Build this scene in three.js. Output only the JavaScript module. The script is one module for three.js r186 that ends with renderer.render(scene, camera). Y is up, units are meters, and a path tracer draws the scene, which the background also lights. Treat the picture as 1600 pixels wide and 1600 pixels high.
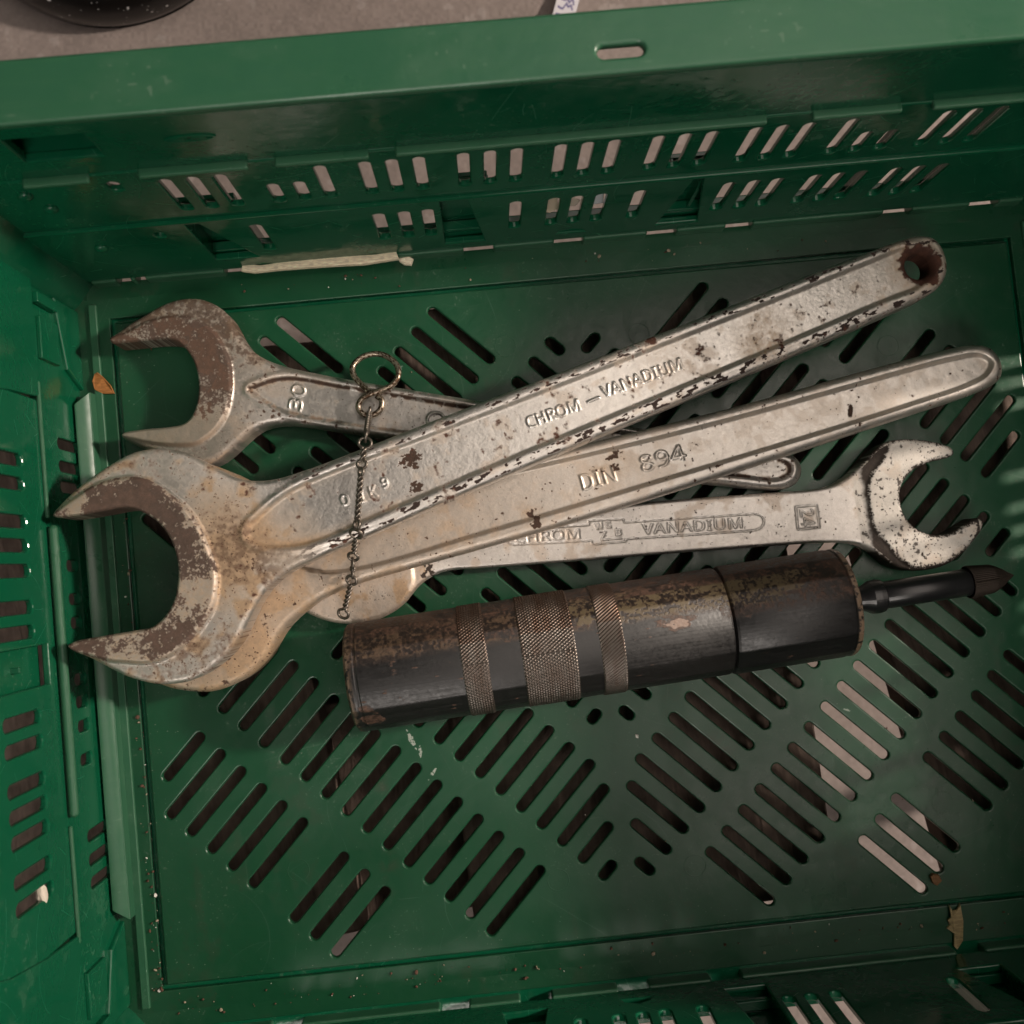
import * as THREE from 'three';
import { RectAreaLightUniformsLib } from 'three/addons/lights/RectAreaLightUniformsLib.js';
import { RoundedBoxGeometry } from 'three/addons/geometries/RoundedBoxGeometry.js';
import { mergeGeometries, mergeVertices, toCreasedNormals } from 'three/addons/utils/BufferGeometryUtils.js';

// ---------------------------------------------------------------- camera, light, exposure
const MM = 0.001;
const scene = new THREE.Scene();
const camera = new THREE.PerspectiveCamera(56.145, 1, 0.02, 30);
camera.position.set(-0.04068, 0.38222, -0.02023);
camera.up.set(0.09646, 0.05209, -0.99397);
camera.lookAt(-0.04068 + 0.02551, 0.38222 - 0.99843, -0.02023 - 0.04985);
camera.focus = 0.352;
camera.userData.fStop = 13;
scene.add(camera);
const renderer = new THREE.WebGLRenderer({ antialias: true });
renderer.toneMapping = THREE.LinearToneMapping;
renderer.toneMappingExposure = 1.3;
renderer.shadowMap.enabled = true;
scene.background = new THREE.Color().setRGB(0.022, 0.020, 0.018);
RectAreaLightUniformsLib.init();

function num3(n) { return String(n).padStart(3, '0'); }
const taken = {};
function numbered(name) { const k = taken[name] = (taken[name] ?? -1) + 1; return k ? name + '_' + num3(k) : name; }
function tag(o, label, category, group) { o.userData.label = label; o.userData.category = category; if (group) o.userData.group = group; return o; }
function thing(name, label, category, pos = [0, 0, 0], group) {
  const o = new THREE.Group(); o.name = numbered(name); o.position.set(pos[0] * MM, pos[1] * MM, pos[2] * MM); scene.add(o);
  return tag(o, label, category, group);
}
function mesh(name, geo, mat, parent) {
  const m = new THREE.Mesh(geo, mat); m.name = parent ? name : numbered(name); m.castShadow = m.receiveShadow = true; (parent || scene).add(m); return m;
}

// the lamps of the room: a soft ceiling panel and one bare bulb, both on the right of the crate
{
  const PX = 0.58, PY = 2.05, PZ = -0.25, W = 0.95, D = 2.3;
  const t = thing('light_panel', 'flat white ceiling lamp panel above the crate', 'lamp', [PX * 1000, PY * 1000, PZ * 1000]);
  const f = new THREE.MeshStandardMaterial({ color: 0xd8d4cc, roughness: 0.6 });
  mesh('lamp_frame', new RoundedBoxGeometry(W + 0.06, 0.05, D + 0.06, 2, 0.01).translate(0, 0.032, 0), f, t);
  mesh('diffuser', new THREE.BoxGeometry(W, 0.006, D), new THREE.MeshStandardMaterial({ color: 0xffffff, emissive: new THREE.Color(1.0, 0.93, 0.87), emissiveIntensity: 0.27, roughness: 0.8 }), t);
  const l = new THREE.RectAreaLight(new THREE.Color(1.0, 0.93, 0.87), 0.31, W, D);
  l.position.set(PX, PY - 0.006, PZ); l.lookAt(PX, 0, PZ); scene.add(l);
}
{
  const P = [1.36, 0.83, -0.20];
  const t = thing('pendant_lamp', 'small hanging lamp with one round warm bulb', 'lamp', P.map(x => x * 1000));
  mesh('bulb', new THREE.SphereGeometry(0.066, 32, 20), new THREE.MeshStandardMaterial({ color: 0xffffff, emissive: new THREE.Color(1, 0.84, 0.66), emissiveIntensity: 40 }), t);
  mesh('socket', new THREE.CylinderGeometry(0.018, 0.02, 0.06, 20).translate(0, 0.09, 0), new THREE.MeshStandardMaterial({ color: 0x222222, roughness: 0.5 }), t);
  mesh('cord', new THREE.CylinderGeometry(0.003, 0.003, 0.95, 8).translate(0, 0.59, 0), new THREE.MeshStandardMaterial({ color: 0x222222, roughness: 0.7 }), t);
  const l = new THREE.PointLight(new THREE.Color(1, 0.87, 0.76), 6.0, 0, 2);
  l.position.set(...P); l.castShadow = true; l.shadow.radius = 3.25; l.shadow.mapSize.set(2048, 2048); scene.add(l);
}

{ // added fill panel behind the viewer, an unseen helper lighting the far wall
  const P = [-0.22, 1.56, 1.12], W = 0.8, D = 0.5;
  const t = thing('light_panel', 'added fill light panel behind the viewer facing the crate', 'lamp', P.map(x => x * 1000)); t.lookAt(0, 0, 0);
  mesh('lamp_frame', new RoundedBoxGeometry(W + 0.05, D + 0.05, 0.04, 2, 0.01).translate(0, 0, -0.026), new THREE.MeshStandardMaterial({ color: 0xd8d4cc, roughness: 0.6 }), t);
  mesh('diffuser', new THREE.BoxGeometry(W, D, 0.006), new THREE.MeshStandardMaterial({ color: 0xffffff, emissive: new THREE.Color(1, 0.92, 0.85), emissiveIntensity: 1.6, roughness: 0.8 }), t);
  const l = new THREE.RectAreaLight(new THREE.Color(1, 0.92, 0.85), 3.9, W, D); l.position.set(P[0] * 0.996, P[1] * 0.996, P[2] * 0.996); l.lookAt(0, 0, 0); scene.add(l);
}

// ---------------------------------------------------------------- noise and small maths
const clamp = (x, a = 0, b = 1) => x < a ? a : x > b ? b : x;
const lerp = (a, b, t) => a + (b - a) * t;
const sstep = (a, b, x) => { const t = clamp((x - a) / (b - a)); return t * t * (3 - 2 * t); };
function rng(seed) { let s = seed >>> 0; return () => { s = (s + 0x6D2B79F5) >>> 0; let t = s; t = Math.imul(t ^ (t >>> 15), t | 1); t ^= t + Math.imul(t ^ (t >>> 7), t | 61); return ((t ^ (t >>> 14)) >>> 0) / 4294967296; }; }
function hash(x, y, s) { let h = Math.imul(x, 374761393) + Math.imul(y, 668265263) + Math.imul(s, 2147483647 ^ 0x5bd1e995) | 0; h = Math.imul(h ^ (h >>> 13), 1274126177); return ((h ^ (h >>> 16)) >>> 0) / 4294967296; }
function vn(x, y, s, per = 0) {
  let xi = Math.floor(x), yi = Math.floor(y); const fx = x - xi, fy = y - yi;
  const u = fx * fx * (3 - 2 * fx), v = fy * fy * (3 - 2 * fy);
  let x1 = xi + 1, y1 = yi + 1;
  if (per) { xi = ((xi % per) + per) % per; yi = ((yi % per) + per) % per; x1 = ((x1 % per) + per) % per; y1 = ((y1 % per) + per) % per; }
  return lerp(lerp(hash(xi, yi, s), hash(x1, yi, s), u), lerp(hash(xi, y1, s), hash(x1, y1, s), u), v);
}
function fbm(x, y, s, o = 4, per = 0) { let a = 0, w = 0.5, n = 0; for (let i = 0; i < o; i++) { a += w * vn(x, y, s + i * 17, per); n += w; w *= 0.5; x *= 2; y *= 2; per *= 2; } return a / n; }
const toS = c => c <= 0.0031308 ? c * 12.92 : 1.055 * Math.pow(c, 1 / 2.4) - 0.055;
function dataTex(w, h, data, srgb, repeat) {
  const t = new THREE.DataTexture(data, w, h, THREE.RGBAFormat); t.magFilter = THREE.LinearFilter; t.minFilter = THREE.LinearFilter;
  if (srgb) t.colorSpace = THREE.SRGBColorSpace;
  if (repeat) { t.wrapS = t.wrapT = THREE.RepeatWrapping; t.repeat.set(repeat, repeat); }
  t.needsUpdate = true; return t;
}
// tiling material: fn(x, y in 0..1) -> {c:[r,g,b] linear, r: roughness, b: bump 0..1, m: metalness}
function tileMaps(n, fn, repeat) {
  const C = new Uint8Array(n * n * 4), R = new Uint8Array(n * n * 4), B = new Uint8Array(n * n * 4);
  for (let j = 0; j < n; j++) for (let i = 0; i < n; i++) {
    const o = fn(i / n, j / n), k = (j * n + i) * 4;
    for (let q = 0; q < 3; q++) C[k + q] = 255 * toS(clamp(o.c[q]));
    R[k] = 255; R[k + 1] = 255 * clamp(o.r); R[k + 2] = 255 * clamp(o.m ?? 0);
    B[k] = B[k + 1] = B[k + 2] = 255 * clamp(o.b); C[k + 3] = R[k + 3] = B[k + 3] = 255;
  }
  return { map: dataTex(n, n, C, true, repeat), roughnessMap: dataTex(n, n, R, false, repeat), bumpMap: dataTex(n, n, B, false, repeat) };
}

// ---------------------------------------------------------------- ground, boards, things behind the crate
const groundMaps = tileMaps(1024, (x, y) => {
  const a = fbm(x * 10, y * 10, 3, 5, 10), b = vn(x * 300, y * 300, 9, 300), c = fbm(x * 40, y * 40, 21, 4, 40);
  const sp = sstep(0.70, 0.76, fbm(x * 60, y * 60, 77, 3, 60)) * 0.5, v = 0.72 + 0.35 * a + 0.22 * (c - 0.5) + 0.18 * (b - 0.5);
  return { c: [0.28 * v + 0.1 * sp, 0.232 * v + 0.1 * sp, 0.212 * v + 0.1 * sp], r: 0.85, b: 0.5 * c + 0.3 * b };
}, 1);
{
  const g = new THREE.PlaneGeometry(6, 6, 1, 1).rotateX(-Math.PI / 2); const uv = g.attributes.uv; for (let i = 0; i < uv.count; i++) uv.setXY(i, uv.getX(i) * 12, uv.getY(i) * 12);
  const m = mesh('ground', g, new THREE.MeshStandardMaterial({ ...groundMaps, roughness: 1, bumpScale: 0.0006 }));
  m.position.set(0, -0.13, 0); m.userData.kind = 'structure'; m.userData.label = 'dull pinkish grey floor around and under the crate';
}
const woodMaps = tileMaps(1024, (x, y) => {
  const w = x + 0.02 * fbm(x * 4, y * 6, 5, 3, 4), g = fbm(w * 90, y * 5, 31, 4, 0), f = fbm(x * 34, y * 34, 8, 4, 34), h = vn(x * 220, y * 60, 12, 0);
  const v = 0.55 + 0.6 * g + 0.8 * (f - 0.5) + 0.25 * (h - 0.5);
  return { c: [0.19 * v, 0.138 * v, 0.112 * v], r: 0.9, b: 0.6 * g + 0.4 * f };
}, 1);
{
  const wm = new THREE.MeshStandardMaterial({ ...woodMaps, roughness: 1, bumpScale: 0.0012 });
  const boards = [[-178, 112, 'leftmost rough brown board under the crate floor'], [8, 150, 'middle rough brown board, widest one under the crate floor'], [157, 84, 'rightmost narrow brown board under the crate floor']];
  boards.forEach(([cx, w, label]) => {
    const g = new RoundedBoxGeometry(w * MM, 0.016, 0.262, 2, 0.0015); const p = g.attributes.position, uv = g.attributes.uv;
    for (let i = 0; i < p.count; i++) uv.setXY(i, p.getX(i) * 5 + cx * 0.01, p.getZ(i) * 5);
    const t = thing('wooden_board', label, 'board', [cx, -24, 0], 'boards under the crate'); t.rotation.y = { 8: 0.04, 157: 0.17 }[cx] ?? 0.125;
    mesh('plank', g, wm, t);
    const one = cx === 8; for (const s of one ? [0] : [-1, 1]) { const thin = cx === 157, b = new RoundedBoxGeometry((one ? 146 : thin ? 14 : 80) * MM, 0.098, one ? 0.256 : thin ? 0.022 : 0.05, 1, 0.002).translate(thin ? 0.034 : 0, -0.057, s * (thin ? 0.118 : 0.098)); mesh('block', b, wm, t); }  // middle block is solid, shaped to keep light out of the left gap
  });
  for (const [x0, x1, z0, z1, label] of [[-134, -70, -126, -34, 'added brown block shading the far end of the gap between the left boards'], [-128, -56, 34, 128, 'added brown block hiding lit ground at the near end of the left gap'], [-345, -228, -150, 150, 'long added brown block outside the left wall, darkens its slots'], [86, 130, -126, -30, 'short added brown block shading the gap between the right boards']]) {  // added blocks, put in to keep the gaps and left slots dark
    const g = new RoundedBoxGeometry((x1 - x0) * MM, 0.088, (z1 - z0) * MM, 2, 0.002), p = g.attributes.position, uv = g.attributes.uv; for (let i = 0; i < p.count; i++) uv.setXY(i, p.getX(i) * 5 + x0, p.getZ(i) * 5);
    const m = mesh('shade_block', g, wm); m.position.set((x0 + x1) / 2 * MM, -0.086, (z0 + z1) / 2 * MM); tag(m, label, 'block');
  }
}
{ // dark speckled bowl on the ground behind, and a paper tag
  const n = 512, C = new Uint8Array(n * n * 4); const r = rng(5);
  for (let i = 0; i < n * n; i++) { const v = 9 + 6 * r(); C[i * 4] = v * 1.08; C[i * 4 + 1] = v; C[i * 4 + 2] = v * 0.95; C[i * 4 + 3] = 255; }
  for (let k = 0; k < 300; k++) {
    const x = r() * n, y = r() * n, s = 0.7 + 3.4 * r() ** 3, L = 120 + 130 * r();
    for (let j = -4; j <= 4; j++) for (let i = -4; i <= 4; i++) { const a = clamp(s - Math.hypot(i, j) + 0.5); if (!a) continue; const q = ((((y + j) | 0) + n) % n * n + ((((x + i) | 0) + n) % n)) * 4; for (let c = 0; c < 3; c++) C[q + c] = Math.max(C[q + c], L * a); }
  }
  const tx = dataTex(n, n, C, true, 1); tx.repeat.set(3, 1);
  const bm = new THREE.MeshPhysicalMaterial({ map: tx, roughness: 0.28, clearcoat: 0.5, clearcoatRoughness: 0.2 });
  const prof = [[0, 34], [46, 33], [70, 28], [79, 18], [80, 8], [76, 1], [70, 0], [0, 0]].map(q => new THREE.Vector2(q[0] * MM, q[1] * MM));
  const t = thing('speckled_bowl', 'black round bowl with white speckles, upside down beyond the crate', 'bowl', [-214, -130, -406]);
  mesh('shell', new THREE.LatheGeometry(new THREE.SplineCurve(prof).getPoints(60), 80), bm, t);
  mesh('foot_ring', new THREE.TorusGeometry(0.044, 0.0022, 10, 60).rotateX(Math.PI / 2).translate(0, 0.0335, 0), bm, t);
}
{
  const c = document.createElement('canvas'); c.width = 64; c.height = 256; const g = c.getContext('2d');
  g.fillStyle = '#d9d6dc'; g.fillRect(0, 0, 64, 256); g.strokeStyle = '#6a6590'; g.lineWidth = 4; const r = rng(3);
  for (let y = 12; y < 246; y += 14) { g.beginPath(); g.moveTo(10, y); for (let x = 10; x < 56; x += 7) g.lineTo(x, y + (r() - 0.5) * 16); g.stroke(); }
  const tx = new THREE.CanvasTexture(c); tx.colorSpace = THREE.SRGBColorSpace;
  const pg = new THREE.PlaneGeometry(0.012, 0.085, 2, 16).rotateX(-Math.PI / 2); const p = pg.attributes.position;
  for (let i = 0; i < p.count; i++) p.setY(i, 0.0035 + 0.004 * Math.sin(p.getZ(i) * 60));
  pg.computeVertexNormals();
  const m = mesh('paper_tag', pg, new THREE.MeshStandardMaterial({ map: tx, roughness: 0.7, side: THREE.DoubleSide }));
  m.position.set(0.0325, -0.13, -0.328); m.rotation.y = -0.34; tag(m, 'narrow white paper tag with scribbled print beyond the crate', 'tag');
}

// ---------------------------------------------------------------- crate
const plasticMaps = tileMaps(1024, (x, y) => {
  const a = fbm(x * 6, y * 6, 41, 5, 6), b = fbm(x * 50, y * 50, 43, 3, 50), f = fbm(x * 14 + 3, y * 14, 47, 4, 14);
  const scuff = 0.5 * sstep(0.6, 0.85, f) * sstep(0.4, 0.65, b), sp = sstep(0.83, 0.9, vn(x * 190, y * 190, 5, 190)) * sstep(0.5, 0.7, a);
  const v = 0.9 + 0.2 * a, d = 0.05 * scuff + 0.05 * sp;
  return { c: [0.0048 * v + d * 0.7, 0.098 * v + d * 0.75, 0.045 * v + d * 0.65], r: 0.09 + 0.15 * a + 0.25 * scuff + 0.12 * (b - 0.5), b: 0.5 + 0.3 * (b - 0.5) + 0.2 * (fbm(x * 9, y * 9, 63, 3, 9) - 0.5) };
}, 1 / 170);
const scratchRand = rng(99);
{ // thin scratches in the plastic's colour and roughness
  const C = plasticMaps.map.image.data, R = plasticMaps.roughnessMap.image.data, n = 1024;
  for (let k = 0; k < 110; k++) {
    let x = scratchRand() * n, y = scratchRand() * n, a = scratchRand() * 6.28; const L = 20 + 120 * scratchRand() ** 2, bend = (scratchRand() - 0.5) * 0.02, st = 8 + 22 * scratchRand();
    for (let i = 0; i < L; i++) { x += Math.cos(a); y += Math.sin(a); a += bend; const q = ((((y | 0) % n) + n) % n * n + (((x | 0) % n) + n) % n) * 4; for (let c = 0; c < 3; c++) C[q + c] = Math.min(255, C[q + c] + st); R[q + 1] = Math.min(255, R[q + 1] + 50); }
  }
}
const plastic = new THREE.MeshPhysicalMaterial({ ...plasticMaps, roughness: 1, bumpScale: 0.00025, ior: 1.5, side: THREE.DoubleSide });
const wornLitMaps = tileMaps(1024, (x, y) => {  // scuffs and wear, on a base lightened to paint in light from above
  const a = fbm(x * 5, y * 5, 141, 5, 5), b = fbm(x * 44, y * 44, 143, 3, 44), f = fbm(x * 11 + 3, y * 22, 147, 4, 0), st = fbm(x * 3, y * 60, 151, 3, 0);
  const scuff = 0.35 * sstep(0.42, 0.8, f) * (0.6 + 0.8 * (b - 0.5)) + 0.25 * sstep(0.5, 0.8, st) * a + 0.8 * sstep(0.84, 0.9, vn(x * 120, y * 120, 7, 120)) * sstep(0.5, 0.7, f), d = 0.06 * scuff + 0.024;
  return { c: [0.010 + d * 0.8, 0.100 + d * 0.8, 0.044 + d * 0.72], r: 0.22 + 0.26 * a + 0.2 * scuff, b: 0.5 + 0.4 * (b - 0.5) };
}, 1 / 170);
const wornLitPlastic = new THREE.MeshPhysicalMaterial({ ...wornLitMaps, roughness: 1, bumpScale: 0.0002, ior: 1.5, side: THREE.DoubleSide });
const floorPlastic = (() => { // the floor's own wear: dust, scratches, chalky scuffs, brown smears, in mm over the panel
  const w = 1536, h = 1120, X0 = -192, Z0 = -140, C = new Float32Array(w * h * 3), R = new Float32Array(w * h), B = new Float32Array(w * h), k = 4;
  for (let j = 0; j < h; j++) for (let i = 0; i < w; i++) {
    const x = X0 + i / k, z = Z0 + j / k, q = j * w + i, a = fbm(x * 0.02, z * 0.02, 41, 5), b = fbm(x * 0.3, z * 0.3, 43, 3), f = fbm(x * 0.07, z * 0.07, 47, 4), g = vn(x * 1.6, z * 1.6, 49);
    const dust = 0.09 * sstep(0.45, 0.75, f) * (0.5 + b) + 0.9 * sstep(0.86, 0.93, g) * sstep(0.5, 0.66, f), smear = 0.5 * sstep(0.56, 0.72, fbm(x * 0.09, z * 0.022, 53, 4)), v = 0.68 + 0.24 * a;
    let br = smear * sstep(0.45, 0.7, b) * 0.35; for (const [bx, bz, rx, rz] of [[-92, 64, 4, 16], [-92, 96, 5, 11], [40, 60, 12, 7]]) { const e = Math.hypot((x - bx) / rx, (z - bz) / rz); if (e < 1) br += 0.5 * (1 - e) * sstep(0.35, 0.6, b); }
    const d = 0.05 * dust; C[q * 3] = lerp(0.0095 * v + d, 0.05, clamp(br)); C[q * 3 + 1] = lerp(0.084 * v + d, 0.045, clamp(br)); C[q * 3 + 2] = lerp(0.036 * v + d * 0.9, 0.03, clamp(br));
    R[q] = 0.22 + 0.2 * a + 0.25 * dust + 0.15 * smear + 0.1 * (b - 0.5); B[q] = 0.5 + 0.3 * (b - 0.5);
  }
  const r = rng(909), put = (x, y, c, t) => { x |= 0; y |= 0; if (x < 0 || y < 0 || x >= w || y >= h) return; const q = y * w + x; for (let e = 0; e < 3; e++) C[q * 3 + e] = lerp(C[q * 3 + e], c[e], t); R[q] += 0.2 * t; };
  for (let n = 0; n < 420; n++) { let x = r() * w, y = r() * h, a = r() * 6.28; const L = 16 + 170 * r() ** 2, bend = (r() - 0.5) * 0.025, t = 0.05 + 0.16 * r() ** 2; for (let i = 0; i < L; i++) { x += Math.cos(a); y += Math.sin(a); a += bend; put(x, y, [0.2, 0.26, 0.22], t * Math.sin(Math.PI * i / L)); } }
  for (const [mx, mz, L, an, wd] of [[-79, 46, 9, 1.2, 2.2], [-76, 51, 5, 1.6, 1.6], [-72, 60, 7, -0.9, 1.2], [-70, -101, 5, -0.5, 1.5], [-84, 40, 6, -0.4, 0.8], [-70, 108, 3, 0.2, 0.6], [94, 52, 4, 0.4, 0.7]]) for (let n = 0; n < L * 90; n++) { const t = r() - 0.5, o = (r() - 0.5) * wd * (1 - 2 * Math.abs(t)); const x = mx + Math.cos(an) * L * t - Math.sin(an) * o, z = mz + Math.sin(an) * L * t + Math.cos(an) * o; if (fbm(x * 0.9, z * 0.9, 77, 3) > 0.5) put((x - X0) * k, (z - Z0) * k, [0.42, 0.45, 0.4], 0.5); }
  for (let n = 0; n < 900; n++) { const bx = r() < 0.5; const x = bx ? (r() < 0.7 ? -181 + 16 * r() ** 2 : r() * 363 - 181) : r() * 363 - 181, z = bx ? r() * 260 - 130 : (r() < 0.6 ? 130 - 14 * r() ** 2 : r() * 260 - 130); const c = r() < 0.6 ? [0.06, 0.04, 0.025] : [0.32, 0.3, 0.25]; put((x - X0) * k, (z - Z0) * k, c, 0.8); if (r() < 0.3) put((x - X0) * k + 1, (z - Z0) * k, c, 0.7); }
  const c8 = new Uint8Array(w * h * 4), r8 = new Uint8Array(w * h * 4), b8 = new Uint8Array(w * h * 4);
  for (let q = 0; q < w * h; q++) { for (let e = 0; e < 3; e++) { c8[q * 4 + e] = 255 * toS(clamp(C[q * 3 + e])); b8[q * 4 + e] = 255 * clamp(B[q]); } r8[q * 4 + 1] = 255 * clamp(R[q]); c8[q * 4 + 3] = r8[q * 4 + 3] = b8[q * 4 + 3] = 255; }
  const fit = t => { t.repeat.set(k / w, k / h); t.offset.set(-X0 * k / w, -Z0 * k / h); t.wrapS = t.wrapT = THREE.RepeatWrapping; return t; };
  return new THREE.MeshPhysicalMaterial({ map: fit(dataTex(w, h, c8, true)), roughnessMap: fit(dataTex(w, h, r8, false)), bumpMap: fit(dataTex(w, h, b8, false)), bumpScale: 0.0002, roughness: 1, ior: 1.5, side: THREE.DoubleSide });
})();
function ext(shape, depth, bevel = 0.5, seg = 2, curve = 6) {
  const g = new THREE.ExtrudeGeometry(shape, { depth: depth - 2 * bevel, bevelEnabled: bevel > 0, bevelThickness: bevel, bevelSize: bevel, bevelOffset: -bevel, bevelSegments: seg, curveSegments: curve });
  return g.translate(0, 0, bevel); // z 0..depth, in mm
}
const rectShape = (x0, y0, x1, y1) => new THREE.Shape([[x0, y0], [x1, y0], [x1, y1], [x0, y1]].map(q => new THREE.Vector2(...q)));
const polyShape = pts => new THREE.Shape(pts.map(q => new THREE.Vector2(...q)));
function slotPath(ax, ay, bx, by, w) { // capsule hole, clockwise
  const L = Math.hypot(bx - ax, by - ay) || 1e-6, dx = (bx - ax) / L, dy = (by - ay) / L, r = w / 2, p = new THREE.Path(), a = Math.atan2(dy, dx);
  const pts = [];
  for (let i = 0; i <= 7; i++) { const t = a + Math.PI / 2 - Math.PI * i / 7; pts.push(new THREE.Vector2(bx + r * Math.cos(t), by + r * Math.sin(t))); }
  for (let i = 0; i <= 7; i++) { const t = a - Math.PI / 2 - Math.PI * i / 7; pts.push(new THREE.Vector2(ax + r * Math.cos(t), ay + r * Math.sin(t))); }
  p.setFromPoints(pts); p.closePath(); return p;
}
const rectPath = (x0, y0, x1, y1) => new THREE.Path([[x0, y0], [x0, y1], [x1, y1], [x1, y0], [x0, y0]].map(q => new THREE.Vector2(...q)));
const rbox = (x0, y0, z0, x1, y1, z1, r = 0.6) => new RoundedBoxGeometry(x1 - x0, y1 - y0, z1 - z0, 2, r).translate((x0 + x1) / 2, (y0 + y1) / 2, (z0 + z1) / 2);
function uvFromPos(g) { // box-mapped uv in mm for boxes and tubes
  g.computeVertexNormals?.call; const p = g.attributes.position, n = g.attributes.normal, a = [];
  for (let i = 0; i < p.count; i++) { const nx = Math.abs(n.getX(i)), ny = Math.abs(n.getY(i)), nz = Math.abs(n.getZ(i)), x = p.getX(i), y = p.getY(i), z = p.getZ(i); if (nx > ny && nx > nz) a.push(z, y); else if (ny > nz) a.push(x, z); else a.push(x, y); }
  g.setAttribute('uv', new THREE.Float32BufferAttribute(a, 2)); return g;
}
const fin = g => uvFromPos(g).scale(MM, MM, MM);
const crate = thing('plastic_crate', 'green plastic crate with slotted walls and floor, open at the top', 'crate');

{ // floor panel with its chevrons of slots
  const P = 7.4, Q = 21.06, sh = rectShape(-181.5, -130, 181.5, 130), holes = [];
  const bands = [[-174.94, 65.27, -1, 8, 5], [-143.74, 33.9, -5, 12, 99], [-68.28, 46.87, -10, 8, 99], [-37, 15.6, -3, 4, 99]];
  for (const [a, b, k0, k1, skip] of bands) for (let k = k0; k <= k1; k++) {
    if (k === skip) continue;
    let lx = a + k * P, lz = b + k * P, ux = lx + Q, uz = lz - Q;
    if (lx < -175) { lz -= -175 - lx; lx = -175; } if (uz < 5) { ux -= 5 - uz; uz = 5; } if (ux > -5.6) { uz += ux + 5.6; ux = -5.6; }
    if (ux - lx < 1.6) continue;
    holes.push([lx, lz, ux, uz]);
  }
  for (const [lx, lz, ux, uz] of holes) for (const sx of [1, -1]) for (const sz of [1, -1]) sh.holes.push(slotPath(sx * lx, -sz * lz, sx * ux, -sz * uz, 3.9));
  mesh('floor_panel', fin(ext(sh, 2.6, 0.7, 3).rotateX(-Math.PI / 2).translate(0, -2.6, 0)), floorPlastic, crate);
  // moulding marks: faint rings on the panel
  const rings = [];
  for (const [x, z] of [[-127.4, 91.7], [127.4, 91.7], [-127.4, -91.7], [127.4, -91.7], [27, 106], [-27, 106], [27, -106], [-27, -106]]) rings.push(new THREE.TorusGeometry(4.2, 0.3, 6, 40).rotateX(Math.PI / 2).scale(1, 0.5, 1).translate(x, -0.11, z));
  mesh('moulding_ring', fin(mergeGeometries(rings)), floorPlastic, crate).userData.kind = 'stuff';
  const ring = rectShape(-200, -146.7, 200, 146.7); ring.holes.push(rectPath(-183.6, -132.2, 183.6, 132.0));
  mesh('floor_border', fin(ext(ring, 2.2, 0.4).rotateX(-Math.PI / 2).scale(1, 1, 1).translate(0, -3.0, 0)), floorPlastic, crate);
  const gr = rectShape(-186, -134.5, 186, 134.5); gr.holes.push(rectPath(-179, -127.5, 179, 127.5));
  mesh('floor_groove', fin(ext(gr, 1.6, 0).rotateX(-Math.PI / 2).translate(0, -4.9, 0)), plastic, crate);
}

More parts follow.
